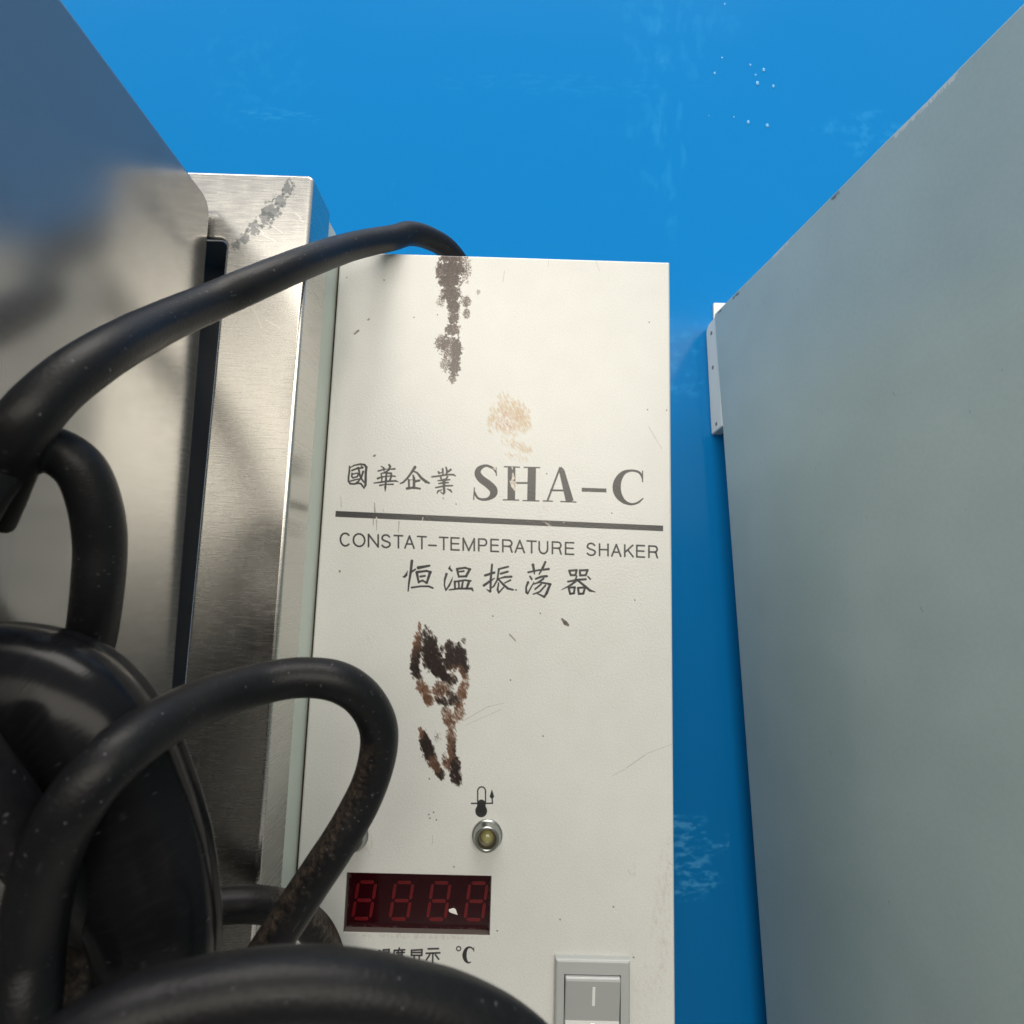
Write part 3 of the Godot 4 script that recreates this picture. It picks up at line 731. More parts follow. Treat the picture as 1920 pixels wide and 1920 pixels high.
	stain([
		[38.14, 143.03, 0.78, 1.6, 0, 0.68], [40.92, 144.53, 1.42, 2.14, 0, 0.53], [38.79, 146.78, 2.49, 2.49, 0, 0.58], [37.52, 153.36, 1.78, 7.12, 5, 0.92],
		[42.15, 150.43, 2.85, 4.98, 10, 0.97], [43.59, 154.13, 3.92, 4.63, 0, 0.97], [45.33, 157.49, 2.49, 3.92, -40, 0.97], [47.46, 159.28, 1.6, 3.2, -35, 0.97],
		[49.51, 151.18, 1.78, 3.2, 0, 0.87], [50.31, 155.19, 3.2, 3.2, 0, 0.92], [53.09, 153.26, 2.85, 4.63, -15, 0.95], [54.83, 157.24, 1.6, 3.2, 0, 0.92],
		[48.79, 149.32, 2.85, 1.42, -20, 0.53], [38.13, 159.52, 1.6, 2.85, -25, 0.82], [40.92, 164.98, 2.14, 3.92, -30, 0.78], [42.66, 168.6, 1.78, 2.14, -30, 0.87],
		[50.55, 161.05, 2.14, 2.14, -35, 0.73], [47.8, 163.58, 3.92, 3.2, -40, 0.58], [46.31, 165.45, 2.85, 2.49, 0, 0.58], [47.71, 168.78, 3.2, 1.42, 10, 0.82],
		[51.13, 167.77, 1.78, 3.92, -35, 0.73], [55.07, 163.39, 1.78, 4.63, 5, 0.6], [53.95, 167.09, 1.78, 3.92, 5, 0.63], [53.53, 172.58, 2.14, 3.92, 8, 0.6],
		[49.49, 173.59, 2.14, 3.92, -20, 0.58], [50.54, 176.29, 2.14, 2.85, -20, 0.6], [51.35, 180.78, 1.96, 3.2, 0, 0.58], [51.53, 185.27, 1.6, 4.63, 0, 0.82],
		[52.67, 190.3, 2.14, 4.27, -10, 0.92], [53.45, 194.13, 1.96, 3.2, -25, 0.95], [50.8, 190.05, 2.14, 1.78, -30, 0.68], [46.35, 180.9, 1.78, 2.14, -20, 0.34],
		[49.14, 187.71, 1.07, 2.49, 0, 0.39], [40.65, 179.24, 0.89, 2.14, -10, 0.68], [42.24, 183.1, 1.96, 4.63, -15, 0.97], [43.61, 185.76, 2.31, 3.2, -20, 0.97],
		[45.17, 189.29, 1.96, 3.92, -30, 0.87], [47.5, 192.79, 1.6, 3.2, -38, 0.87], [54.4, 147.62, 0.78, 1.25, 0, 0.58]], [
		[38.01, 143.66, 1.46, 2.59, 0, 0.97], [37.23, 147.44, 1.62, 2.91, 0, 0.87], [37.02, 149.63, 1.94, 5.18, 0, 0.44], [41.28, 165.89, 3.56, 5.18, -30, 0.87],
		[46.28, 164.84, 4.21, 3.24, 0, 0.68], [54.77, 164.01, 2.27, 5.18, 0, 0.97], [53.53, 172.58, 2.59, 3.88, 0, 0.87], [49.88, 175.4, 2.91, 4.53, 0, 0.78],
		[51.06, 181.39, 1.94, 3.88, 0, 0.68], [40.65, 179.24, 1.29, 2.91, 0, 0.97], [50.98, 187.07, 1.94, 2.91, 0, 0.78], [45.83, 190.17, 2.59, 3.56, -30, 0.68],
		[50.2, 190.65, 1.62, 1.62, 0, 0.78], [52.33, 158.23, 3.24, 2.59, 0, 0.58]], Color8(40, 32, 30), Color8(118, 88, 70), 0.8, 56, 2.4, 0.5, 23, 0.6, 0.12)
	smear([
		[38.14, 143.03, 0.78, 1.6, 0, 0.68], [40.92, 144.53, 1.42, 2.14, 0, 0.53], [38.79, 146.78, 2.49, 2.49, 0, 0.58], [37.52, 153.36, 1.78, 7.12, 5, 0.92],
		[42.15, 150.43, 2.85, 4.98, 10, 0.97], [43.59, 154.13, 3.92, 4.63, 0, 0.97], [45.33, 157.49, 2.49, 3.92, -40, 0.97], [47.46, 159.28, 1.6, 3.2, -35, 0.97],
		[49.51, 151.18, 1.78, 3.2, 0, 0.87], [50.31, 155.19, 3.2, 3.2, 0, 0.92], [53.09, 153.26, 2.85, 4.63, -15, 0.95], [54.83, 157.24, 1.6, 3.2, 0, 0.92],
		[48.79, 149.32, 2.85, 1.42, -20, 0.53], [38.13, 159.52, 1.6, 2.85, -25, 0.82], [40.92, 164.98, 2.14, 3.92, -30, 0.78], [42.66, 168.6, 1.78, 2.14, -30, 0.87],
		[50.55, 161.05, 2.14, 2.14, -35, 0.73], [47.8, 163.58, 3.92, 3.2, -40, 0.58], [46.31, 165.45, 2.85, 2.49, 0, 0.58], [47.71, 168.78, 3.2, 1.42, 10, 0.82],
		[51.13, 167.77, 1.78, 3.92, -35, 0.73], [55.07, 163.39, 1.78, 4.63, 5, 0.6], [53.95, 167.09, 1.78, 3.92, 5, 0.63], [53.53, 172.58, 2.14, 3.92, 8, 0.6],
		[49.49, 173.59, 2.14, 3.92, -20, 0.58], [50.54, 176.29, 2.14, 2.85, -20, 0.6], [51.35, 180.78, 1.96, 3.2, 0, 0.58], [51.53, 185.27, 1.6, 4.63, 0, 0.82],
		[52.67, 190.3, 2.14, 4.27, -10, 0.92], [53.45, 194.13, 1.96, 3.2, -25, 0.95], [50.8, 190.05, 2.14, 1.78, -30, 0.68], [46.35, 180.9, 1.78, 2.14, -20, 0.34],
		[49.14, 187.71, 1.07, 2.49, 0, 0.39], [40.65, 179.24, 0.89, 2.14, -10, 0.68], [42.24, 183.1, 1.96, 4.63, -15, 0.97], [43.61, 185.76, 2.31, 3.2, -20, 0.97],
		[45.17, 189.29, 1.96, 3.92, -30, 0.87], [47.5, 192.79, 1.6, 3.2, -38, 0.87], [54.4, 147.62, 0.78, 1.25, 0, 0.58]], [
		[38.01, 143.66, 1.46, 2.59, 0, 0.97], [37.23, 147.44, 1.62, 2.91, 0, 0.87], [37.02, 149.63, 1.94, 5.18, 0, 0.44], [41.28, 165.89, 3.56, 5.18, -30, 0.87],
		[46.28, 164.84, 4.21, 3.24, 0, 0.68], [54.77, 164.01, 2.27, 5.18, 0, 0.97], [53.53, 172.58, 2.59, 3.88, 0, 0.87], [49.88, 175.4, 2.91, 4.53, 0, 0.78],
		[51.06, 181.39, 1.94, 3.88, 0, 0.68], [40.65, 179.24, 1.29, 2.91, 0, 0.97], [50.98, 187.07, 1.94, 2.91, 0, 0.78], [45.83, 190.17, 2.59, 3.56, -30, 0.68],
		[50.2, 190.65, 1.62, 1.62, 0, 0.78], [52.33, 158.23, 3.24, 2.59, 0, 0.58]], Color8(34, 27, 26), Color8(104, 74, 57), 54, 1.5, 24.0, 0.85, 28)
	stain([
		[82.24, 100.19, 2.72, 5.05, 0, 0.32], [83.94, 106.08, 1.94, 4.66, -15, 0.3], [70.08, 88.54, 5.83, 4.27, 20, 0.28], [115.02, 223.21, 1.36, 2.72, 10, 0.45],
		[117.77, 251.36, 11.65, 21.36, 0, 0.18], [125.11, 226.05, 2.72, 17.48, 8, 0.3], [126.5, 237.86, 1.94, 23.3, 4, 0.3], [96.83, 161.09, 5.83, 7.77, 0, 0.12],
		[20.18, 150.08, 5.05, 3.88, -20, 0.28], [99.75, 250.91, 11.65, 0.97, 0, 0.5], [24.09, 216.35, 1.94, 5.05, 0, 0.45], [41.99, 245.53, 25.24, 0.78, 0, 0.55],
		[8.16, 32.87, 1.17, 0.78, -30, 0.8], [119.55, 261.48, 11.65, 9.71, 0, 0.16]], [], Color8(168, 156, 142), Color8(190, 168, 150), 1.6, 80, 2.5, 0.36, 24, 0.7, 0.0)
	return picture()

# ------------------------------------------------------------------ materials
func mat(c: Color, rough: float, metal := 0.0) -> StandardMaterial3D:
	var m := StandardMaterial3D.new()
	m.albedo_color = c
	m.roughness = rough
	m.metallic = metal
	return m

func relief(m: StandardMaterial3D, w: int, h: int, f: float, s: int, cm: float) -> void:
	var im := noise(f, s, 2).get_image(w, h)
	m.heightmap_enabled = true
	m.heightmap_texture = ImageTexture.create_from_image(im)
	m.heightmap_scale = cm

# streaks of a brushed sheet: noise made narrow and drawn out sideways
func brushed(w: int, h: int, s: int, drawn: int) -> Image:
	var im := noise(0.42, s, 3).get_image(w / drawn, h)
	im.resize(w, h, Image.INTERPOLATE_CUBIC)
	var soft := noise(0.012, s + 1, 3).get_image(w, h)
	im.convert(Image.FORMAT_RGB8)
	soft.convert(Image.FORMAT_RGBA8)
	soft.adjust_bcs(1, 1, 0)
	var bytes := im.get_data()
	var more := soft.get_data()
	for i in w * h:
		bytes[i * 3] = int(bytes[i * 3] * 0.8 + more[i * 4] * 0.2)
		bytes[i * 3 + 1] = bytes[i * 3]
		bytes[i * 3 + 2] = bytes[i * 3]
	return Image.create_from_data(w, h, false, Image.FORMAT_RGB8, bytes)

# roughness between lo and hi where the picture is black and white
func roughen(m: StandardMaterial3D, im: Image, lo: float, hi: float) -> void:
	im = im.duplicate()
	im.convert(Image.FORMAT_RGB8)
	var b := im.get_data()
	for i in b.size():
		b[i] = int(255.0 * (lo + (hi - lo) * b[i] / 255.0))
	m.roughness = 1.0
	m.roughness_texture = ImageTexture.create_from_image(Image.create_from_data(im.get_width(), im.get_height(), false, Image.FORMAT_RGB8, b))

# black rubber with dust specks; dirt: rows of [v0, v1, u0, u1] where brown grime sticks to it
func rubber(s: int, dirt: Array, specks: int) -> StandardMaterial3D:
	var w := 96
	var h := 1024
	canvas(w, h, Color8(17, 18, 21))
	var grime := noise(0.09, s, 4)
	var spot := noise(0.35, s + 1, 2)
	for y in h:
		var v := float(y) / h
		for x in w:
			var t := grime.get_noise_2d(x, y * 0.9) * 3.0
			dab(x, y, 44, 43, 44, clampf(t * 0.12, 0, 1))
			for d in dirt:
				if v < d[0] or v > d[1]: continue
				var u := float(x) / w
				if u - d[2] > 0.5: u -= 1.0
				var inside: float = smoothstep(0.0, 0.14, u - d[2] + grime.get_noise_2d(x, y) * 0.12) * smoothstep(0.0, 0.14, d[3] - u + grime.get_noise_2d(x + 70, y) * 0.12) * smoothstep(0.0, 0.05, v - d[0]) * smoothstep(0.0, 0.05, d[1] - v)
				if inside <= 0.0: continue
				var a := inside * clampf(0.7 + grime.get_noise_2d(x + 31, y) * 0.8 + spot.get_noise_2d(x, y) * 0.8, 0, 1)
				dab(x, y, 80, 69, 60, a * 0.9)
	var rng := RandomNumberGenerator.new()
	rng.seed = s
	for k in int(specks * 0.65):
		var x := rng.randi_range(0, w - 1)
		var y := rng.randi_range(0, h - 1)
		var a := rng.randf_range(0.15, 0.75)
		dab(x, y, 170, 172, 176, a)
		if rng.randf() < 0.25:
			dab(x + 1, y, 170, 172, 176, a * 0.7)
	for k in specks / 30:                # scuffs along the cable
		var x := rng.randi_range(0, w - 1)
		var y := rng.randi_range(0, h - 20)
		var a := rng.randf_range(0.1, 0.4)
		for j in rng.randi_range(3, 16): dab(x, y + j, 120, 120, 124, a)
	var m := mat(Color.WHITE, 0.44)
	m.albedo_texture = picture()
	m.metallic_specular = 0.34
	var im := noise(0.3, s + 2, 3).get_image(w, h)
	m.heightmap_enabled = true
	m.heightmap_texture = ImageTexture.create_from_image(im)
	m.heightmap_scale = 0.006
	return m

# ------------------------------------------------------------------ builders
func ceiling_lamp(label: String, at: Vector3, size: Vector2, energy: float) -> void:
	var t := thing("ceiling_lamp", label, "lamp", at, "ceiling lamps of the room")
	obj("housing", box(Vector3(-size.x / 2 - 0.03, 0.005, -size.y / 2 - 0.03), Vector3(size.x / 2 + 0.03, 0.07, size.y / 2 + 0.03), 0.01), mat(Color(0.85, 0.85, 0.85), 0.5), t)
	var glow := mat(Color(0.9, 0.9, 0.9), 0.6)
	glow.emission_enabled = true
	glow.emission = Color(1.0, 0.97, 0.93)
	glow.emission_energy_multiplier = 2.0
	obj("diffuser", box(Vector3(-size.x / 2, -0.005, -size.y / 2), Vector3(size.x / 2, 0.004, size.y / 2), 0.002), glow, t)
	var l := AreaLight3D.new()
	l.name = "lamp_light"
	l.area_size = size
	l.light_energy = energy
	l.light_color = Color(1.0, 0.98, 0.95)
	l.area_range = 20.0
	l.shadow_enabled = true
	t.add_child(l)
	l.rotation.x = -PI / 2
	l.position.y = -0.012

func added_window(label: String, at: Vector3, size: Vector2, energy: float) -> void:  # unseen light source behind the viewer, read from panel sheen, enlarged as fill
	var t := thing("added_window", label, "window", at)
	var white := mat(Color(0.85, 0.85, 0.84), 0.5)
	var w := size.x / 2
	var h := size.y / 2
	obj("sill", box(Vector3(-w - 0.06, -h - 0.07, -0.05), Vector3(w + 0.06, -h - 0.002, 0.035), 0.005), white, t)
	obj("lintel", box(Vector3(-w - 0.06, h + 0.002, -0.02), Vector3(w + 0.06, h + 0.07, 0.035), 0.005), white, t)
	for s in [-1.0, 1.0]:
		obj("jamb", box(Vector3(s * (w + 0.031) - 0.029, -h, -0.02), Vector3(s * (w + 0.031) + 0.029, h, 0.035), 0.005), white, t)
	var glow := mat(Color(0.6, 0.6, 0.6), 0.3)
	glow.emission_enabled = true
	glow.emission = Color(1.0, 0.965, 0.90)
	glow.emission_energy_multiplier = 0.4
	obj("pane", box(Vector3(-w, -h, 0.010), Vector3(w, h, 0.016)), glow, t)
	var l := AreaLight3D.new()
	l.name = "window_fill"
	l.area_size = size
	l.light_energy = energy
	l.light_color = Color(1.0, 0.965, 0.90)
	l.area_range = 20.0
	l.shadow_enabled = true
	t.add_child(l)
	l.position.z = 0.004

func cable(label: String, pts: Array, m: Material, r := 0.0045) -> MeshInstance3D:
	var o := obj("power_cable", tube(pts, r), m)
	tag(o, label, "cable", "black power cables in front of the shaker")
	return o

func mmp(x: float, y: float) -> Vector2:      # millimetres on the panel to metres in the scene
	return Vector2(PANEL_LEFT + x / 1000.0, PANEL_TOP - y / 1000.0)

func _ready() -> void:
	# ---- camera
	var cam := Camera3D.new()
	cam.name = "camera"
	add_child(cam)
	var lens := CameraAttributesPhysical.new()
	lens.frustum_focal_length = 12.5
	lens.frustum_focus_distance = 0.2
	lens.exposure_aperture = 14.0
	lens.frustum_near = 0.01
	lens.frustum_far = 60.0
	cam.attributes = lens
	cam.transform = Transform3D(Basis(Vector3(0.999569, 0.027617, 0.009932), Vector3(-0.028585, 0.992804, 0.116292), Vector3(-0.006649, -0.116526, 0.993165)), Vector3(0, 0, 0.19579))
	cam.current = true
	# ---- air and exposure
	var we := WorldEnvironment.new()
	we.name = "environment"
	var env := Environment.new()
	env.background_mode = Environment.BG_COLOR
	env.background_color = Color(0.755, 0.77, 0.785)
	env.tonemap_mode = Environment.TONE_MAPPER_LINEAR
	env.tonemap_exposure = 0.86
	env.sdfgi_enabled = true
	env.ssao_enabled = true
	env.ssil_enabled = true
	we.environment = env
	add_child(we)
	# ---- lamps under the ceiling of the room
	ceiling_lamp("white ceiling lamp panel straight above the shaker", Vector3(0.09, 1.75, 0.50), Vector2(1.2, 0.6), 2.3)
	ceiling_lamp("white ceiling lamp panel left of the other one, above the steel box", Vector3(-1.30, 1.75, 0.50), Vector2(1.2, 0.6), 1.2)
	added_window("added bright window in the beige wall behind the viewer, widened as fill", Vector3(0.70, 0.98, 2.96), Vector2(5.0, 1.44), 15.0)

	# ---- the blue wall and the bench
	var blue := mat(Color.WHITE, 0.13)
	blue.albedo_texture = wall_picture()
	relief(blue, 1024, 1024, 0.02, 31, 0.012)
	uv_from = Vector2(-0.5, 0.55)
	uv_size = Vector2(1.0, 1.0)
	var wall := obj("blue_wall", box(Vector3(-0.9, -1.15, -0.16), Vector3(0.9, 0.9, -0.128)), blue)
	tag(wall, "glossy bright blue painted wall behind the shaker", "wall", "", "structure")
	blue.metallic_specular = 0.22
	var drop := mat(Color8(84, 160, 216), 0.25)
	var dome := SphereMesh.new()
	dome.radius = 1.0
	dome.height = 2.0
	dome.radial_segments = 12
	dome.rings = 6
	for d in [[0.1535, 0.4085, 1.0], [0.1777, 0.4040, 1.2], [0.1785, 0.4085, 0.7], [0.1395, 0.3955, 0.7], [0.1560, 0.3490, 0.9], [0.1650, 0.3456, 1.3], [0.1595, 0.3415, 0.7], [0.1605, 0.3353, 1.5], [0.1712, 0.3335, 1.2], [0.1315, 0.3418, 0.9], [0.1368, 0.3538, 0.7], [0.1535, 0.3060, 1.3], [0.1663, 0.3040, 1.4], [0.1440, 0.3095, 0.6], [0.1270, 0.3100, 0.4]]:
		var o := obj("paint_bubble", dome, drop, wall, Vector3(d[0], d[1], -0.128))
		o.scale = Vector3(0.0008, 0.0011, 0.0005) * d[2]
	uv_from = Vector2.ZERO
	uv_size = Vector2.ONE
	var bench := obj("bench_top", box(Vector3(-0.9, -0.34, -0.1275), Vector3(0.9, -0.302, 0.30)), mat(Color(0.66, 0.66, 0.65), 0.5))
	tag(bench, "grey bench top that the instruments stand on", "bench", "", "structure")

	var floor_sheet := obj("floor", box(Vector3(-12, -1.2, -0.1), Vector3(12, -1.15, 16)), mat(Color(0.30, 0.29, 0.28), 0.6))
	var back := obj("room_wall", box(Vector3(-5, -1.15, 3.0), Vector3(5, 1.7, 3.1)), mat(Color8(222, 212, 194), 0.7))
	tag(back, "beige wall of the room behind the viewer", "wall", "", "structure")
	tag(floor_sheet, "dark floor of the room below the bench", "floor", "", "structure")

	# ---- the shaker
	var shaker := thing("laboratory_shaker", "cream laboratory shaker with stained control panel, dark red display and printed title", "shaker")
	var paint := mat(Color.WHITE, 0.28)
	paint.albedo_texture = panel_picture()
	relief(paint, TEX_W, TEX_H, 0.13, 41, 0.0034)
	uv_from = Vector2(PANEL_LEFT, PANEL_TOP)
	uv_size = Vector2(PANEL_W, PANEL_H)
	var hole_lo := mmp(17.4, 244.9)
	var hole_hi := mmp(66.9, 226.0)
	var panel := obj("front_panel", frame_plate(Vector2(PANEL_LEFT + 0.0004, PANEL_TOP - PANEL_H), Vector2(PANEL_LEFT + 0.1296, PANEL_TOP), hole_lo, hole_hi, 0.004, 0.0009, 0.0034), paint, shaker)
	panel.set_meta("label", "cream front panel with printed title and dark brown stains")
	uv_from = Vector2.ZERO
	uv_size = Vector2.ONE
	obj("casing", box(Vector3(PANEL_LEFT + 0.0012, -0.302, -0.105), Vector3(PANEL_LEFT + 0.1288, PANEL_TOP - 0.0012, -0.0041)), mat(Color8(206, 203, 192), 0.5), shaker)
	obj("side_trim", box(Vector3(-0.092, -0.302, -0.0605), Vector3(PANEL_LEFT - 0.0004, 0.1285, 0.0120), 0.0004), mat(Color8(190, 200, 192), 0.42), shaker)
	obj("lower_panel", box(Vector3(PANEL_LEFT + 0.0004, -0.302, -0.0040), Vector3(PANEL_LEFT + 0.1296, PANEL_TOP - PANEL_H - 0.0008, 0.0), 0.0009), mat(Color8(211, 212, 210), 0.36), shaker)
	# seam beside the panel: old grease in the gap
	obj("seam_filler", box(Vector3(PANEL_LEFT - 0.0003, PANEL_TOP - PANEL_H, -0.004), Vector3(PANEL_LEFT + 0.0003, PANEL_TOP - 0.002, -0.0014)), mat(Color8(62, 42, 30), 0.8), shaker)
	build_display(shaker, hole_lo, hole_hi)
	# lamps in chrome bezels
	var chrome := mat(Color(0.66, 0.67, 0.66), 0.16, 1.0)
	roughen(chrome, noise(0.08, 61, 3).get_image(128, 128), 0.2, 0.42)
	var led := mat(Color8(150, 144, 96), 0.16)
	led.metallic_specular = 0.6
	led.subsurf_scatter_enabled = true
	led.subsurf_scatter_strength = 0.15
	var well := mat(Color8(120, 114, 100), 0.45, 0.6)
	for d in [[-0.0041, -0.0893], [-0.0501, -0.0905]]:
		var b := obj("indicator_light", lathe([Vector2(0.0031, 0.0008), Vector2(0.0032, 0.0036), Vector2(0.0034, 0.0039), Vector2(0.0039, 0.0039), Vector2(0.0042, 0.0036), Vector2(0.0048, 0.0012), Vector2(0.0052, 0.0008), Vector2(0.0052, 0.0)]), chrome, shaker, Vector3(d[0], d[1], 0.0))
		obj("well", lathe([Vector2(0.0, 0.0009), Vector2(0.0031, 0.0009)], 32), well, b)
		var prof := []
		for k in 9:
			var t := PI / 2 * k / 8.0
			prof.append(Vector2(0.0024 * sin(t), 0.0012 + 0.0021 * cos(t)))
		prof.append(Vector2(0.0024, 0.0009))
		obj("lens", lathe(prof, 32), led, b)
	build_switch(shaker)

	# ---- the stainless steel tank beside the panel
	var tank := thing("steel_tank", "polished steel tank corner with a slot, left of the cream panel", "tank")
	var im := brushed(1024, 1024, 51, 64)
	var post_m := mat(Color.WHITE, 0.3, 1.0)
	post_m.albedo_texture = post_picture()
	roughen(post_m, im, 0.19, 0.33)
	post_m.heightmap_enabled = true
	post_m.heightmap_texture = ImageTexture.create_from_image(im)
	post_m.heightmap_scale = 0.0004
	uv_from = Vector2(-0.125, 0.1325)
	uv_size = Vector2(0.0625, 0.25)
	var outline := rounded([Vector2(-0.0691, -0.302), Vector2(-0.0691, 0.1325), Vector2(-0.140, 0.1325), Vector2(-0.140, 0.1078), Vector2(-0.0966, 0.1078), Vector2(-0.0966, -0.302)], [0.0, 0.0022, 0.0, 0.0, 0.0022, 0.0])
	obj("front_plate", plate(outline, 0.0170, 0.0015), post_m, tank, Vector3(0, 0, 0.0293))
	uv_from = Vector2.ZERO
	uv_size = Vector2.ONE
	obj("slot_lining", box(Vector3(-0.140, -0.302, -0.02), Vector3(-0.0950, 0.1300, 0.0122)), mat(Color(0.50, 0.495, 0.48), 0.45, 0.9), tank)
	obj("tank_wall", box(Vector3(-0.140, -0.302, -0.100), Vector3(-0.0925, 0.1300, -0.0205)), mat(Color(0.72, 0.71, 0.70), 0.3, 1.0), tank)

	# ---- the steel box on the left
	var sheet := mat(Color(0.63, 0.635, 0.64), 0.3, 0.72)
	sheet.albedo_texture = sheet_picture()
	var im2 := brushed(1024, 1024, 71, 24)
	roughen(sheet, im2, 0.18, 0.25)
	sheet.heightmap_enabled = true
	sheet.heightmap_texture = ImageTexture.create_from_image(im2)
	sheet.heightmap_scale = 0.00005
	uv_from = Vector2(-0.2, 0.13)
	uv_size = Vector2(0.3, 0.3)
	# drawn in its own plane: local x runs along the box towards the wall, local y up
	var steel := thing("steel_box", "tall stainless steel box whose bare side fills the left edge", "steel box", Vector3(-0.1018, 0.1205, 0.0302))
	var face := rounded([Vector2(-0.34, -0.422), Vector2(0.0, -0.422), Vector2(0.0, 0.0), Vector2(-0.34, 0.0)], [0.0, 0.0, 0.0055, 0.004])
	var turned := Basis(Vector3(-0.043, 0, -1).normalized(), Vector3(-0.022, 1, 0).normalized(), Vector3(1, 0.022, -0.043).normalized())
	uv_from = Vector2(-0.3, 0)
	uv_size = Vector2(0.3, 0.3)
	var so := obj("side_sheet", plate(face, 0.12, 0.0016), sheet, steel)
	so.basis = turned
	uv_from = Vector2.ZERO
	uv_size = Vector2.ONE

	build_cabinet()
	build_cables()

func wall_picture() -> ImageTexture:
	var w := 2048
	canvas(w, w, Color8(14, 113, 181))
	# 2048 texels over one metre; pale blue wisps are laid down in ragged patches
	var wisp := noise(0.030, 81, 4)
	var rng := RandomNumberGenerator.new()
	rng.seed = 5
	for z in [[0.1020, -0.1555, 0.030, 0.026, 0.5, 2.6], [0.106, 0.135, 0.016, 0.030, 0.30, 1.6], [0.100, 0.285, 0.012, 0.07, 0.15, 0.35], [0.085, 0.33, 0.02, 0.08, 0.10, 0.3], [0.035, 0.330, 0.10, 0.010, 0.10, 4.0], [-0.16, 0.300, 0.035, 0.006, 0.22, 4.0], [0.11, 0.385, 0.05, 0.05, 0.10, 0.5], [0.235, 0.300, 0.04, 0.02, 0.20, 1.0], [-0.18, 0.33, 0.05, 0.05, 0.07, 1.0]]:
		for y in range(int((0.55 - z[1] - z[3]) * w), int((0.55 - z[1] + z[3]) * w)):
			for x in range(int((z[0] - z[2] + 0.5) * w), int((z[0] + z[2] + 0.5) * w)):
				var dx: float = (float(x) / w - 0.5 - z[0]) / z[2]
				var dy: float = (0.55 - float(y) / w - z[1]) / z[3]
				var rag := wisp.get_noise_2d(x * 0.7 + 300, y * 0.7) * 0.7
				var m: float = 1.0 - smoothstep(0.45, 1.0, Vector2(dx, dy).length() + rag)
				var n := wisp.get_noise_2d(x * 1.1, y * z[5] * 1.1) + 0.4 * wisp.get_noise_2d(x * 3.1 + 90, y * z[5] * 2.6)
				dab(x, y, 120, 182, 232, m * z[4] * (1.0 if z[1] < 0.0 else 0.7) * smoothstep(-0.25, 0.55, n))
	for k in 260:                         # hairline scratches and dust
		var x := rng.randi_range(0, w)
		var y := rng.randi_range(0, w)
		var a := rng.randf_range(0.03, 0.14)
		var t := rng.randf_range(-0.5, 0.5)
		for j in rng.randi_range(1, 18): dab(x + int(j * t), y + j, 90, 160, 215, a)
	return picture()

func post_picture() -> ImageTexture:
	var w := 640
	var h := 2048                          # 62.5 mm by 250 mm
	canvas(w, h, Color8(203, 201, 197))
	var n := noise(0.05, 91, 4)
	var fx := w / 62.5
	var fy := h / 250.0
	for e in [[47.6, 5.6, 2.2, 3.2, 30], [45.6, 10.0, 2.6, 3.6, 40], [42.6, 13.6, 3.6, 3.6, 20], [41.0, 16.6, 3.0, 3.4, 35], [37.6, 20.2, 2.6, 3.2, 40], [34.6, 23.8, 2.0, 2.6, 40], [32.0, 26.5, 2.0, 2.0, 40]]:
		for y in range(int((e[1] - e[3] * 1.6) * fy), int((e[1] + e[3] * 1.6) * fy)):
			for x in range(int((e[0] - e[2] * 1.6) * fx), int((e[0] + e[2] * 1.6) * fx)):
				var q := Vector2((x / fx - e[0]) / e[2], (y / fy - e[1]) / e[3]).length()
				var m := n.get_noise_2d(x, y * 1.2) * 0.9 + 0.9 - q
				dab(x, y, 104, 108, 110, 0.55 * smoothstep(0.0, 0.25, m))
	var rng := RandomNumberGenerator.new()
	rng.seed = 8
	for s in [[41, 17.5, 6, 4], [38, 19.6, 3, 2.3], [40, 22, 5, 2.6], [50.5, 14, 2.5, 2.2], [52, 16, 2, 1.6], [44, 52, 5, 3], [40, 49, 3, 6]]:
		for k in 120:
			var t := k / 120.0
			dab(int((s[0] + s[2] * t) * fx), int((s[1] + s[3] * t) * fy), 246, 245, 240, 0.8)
	for k in 420:                         # pits, dust and short scratches
		var x := rng.randi_range(0, w)
		var y := rng.randi_range(0, h)
		var dark := rng.randf() < 0.5
		var a := rng.randf_range(0.1, 0.6)
		for j in rng.randi_range(1, 7):
			if dark: dab(x + j, y, 100, 96, 90, a)
			else: dab(x + j / 2, y + j / 3, 240, 238, 234, a)
	return picture()

func sheet_picture() -> ImageTexture:
	var w := 1024
	canvas(w, w, Color8(232, 230, 226))
	var rng := RandomNumberGenerator.new()
	rng.seed = 14
	var n := noise(0.012, 15, 3)
	for y in range(0, w):
		for x in range(0, w):
			var v := n.get_noise_2d(x, y)
			if v > 0.25: dab(x, y, 190, 186, 178, (v - 0.25) * 0.35)
	for k in 90:
		var x := rng.randi_range(0, w)
		var y := rng.randi_range(0, w)
		var a := rng.randf_range(0.05, 0.35)
		for j in rng.randi_range(1, 3): dab(x + j, y + rng.randi_range(0, 1), 90, 88, 86, a)
	for s in [[-0.5, 0.5, 0.0], [120, 215, 3.0], [95, 120, 6.0], [60, 180, 4.0], [90, 540, 2.0], [93, 548, 2.0]]:
		for j in 14: dab(int(s[0] + j * 0.2), int(s[1] + j), 60, 58, 60, 0.5)
	return picture()

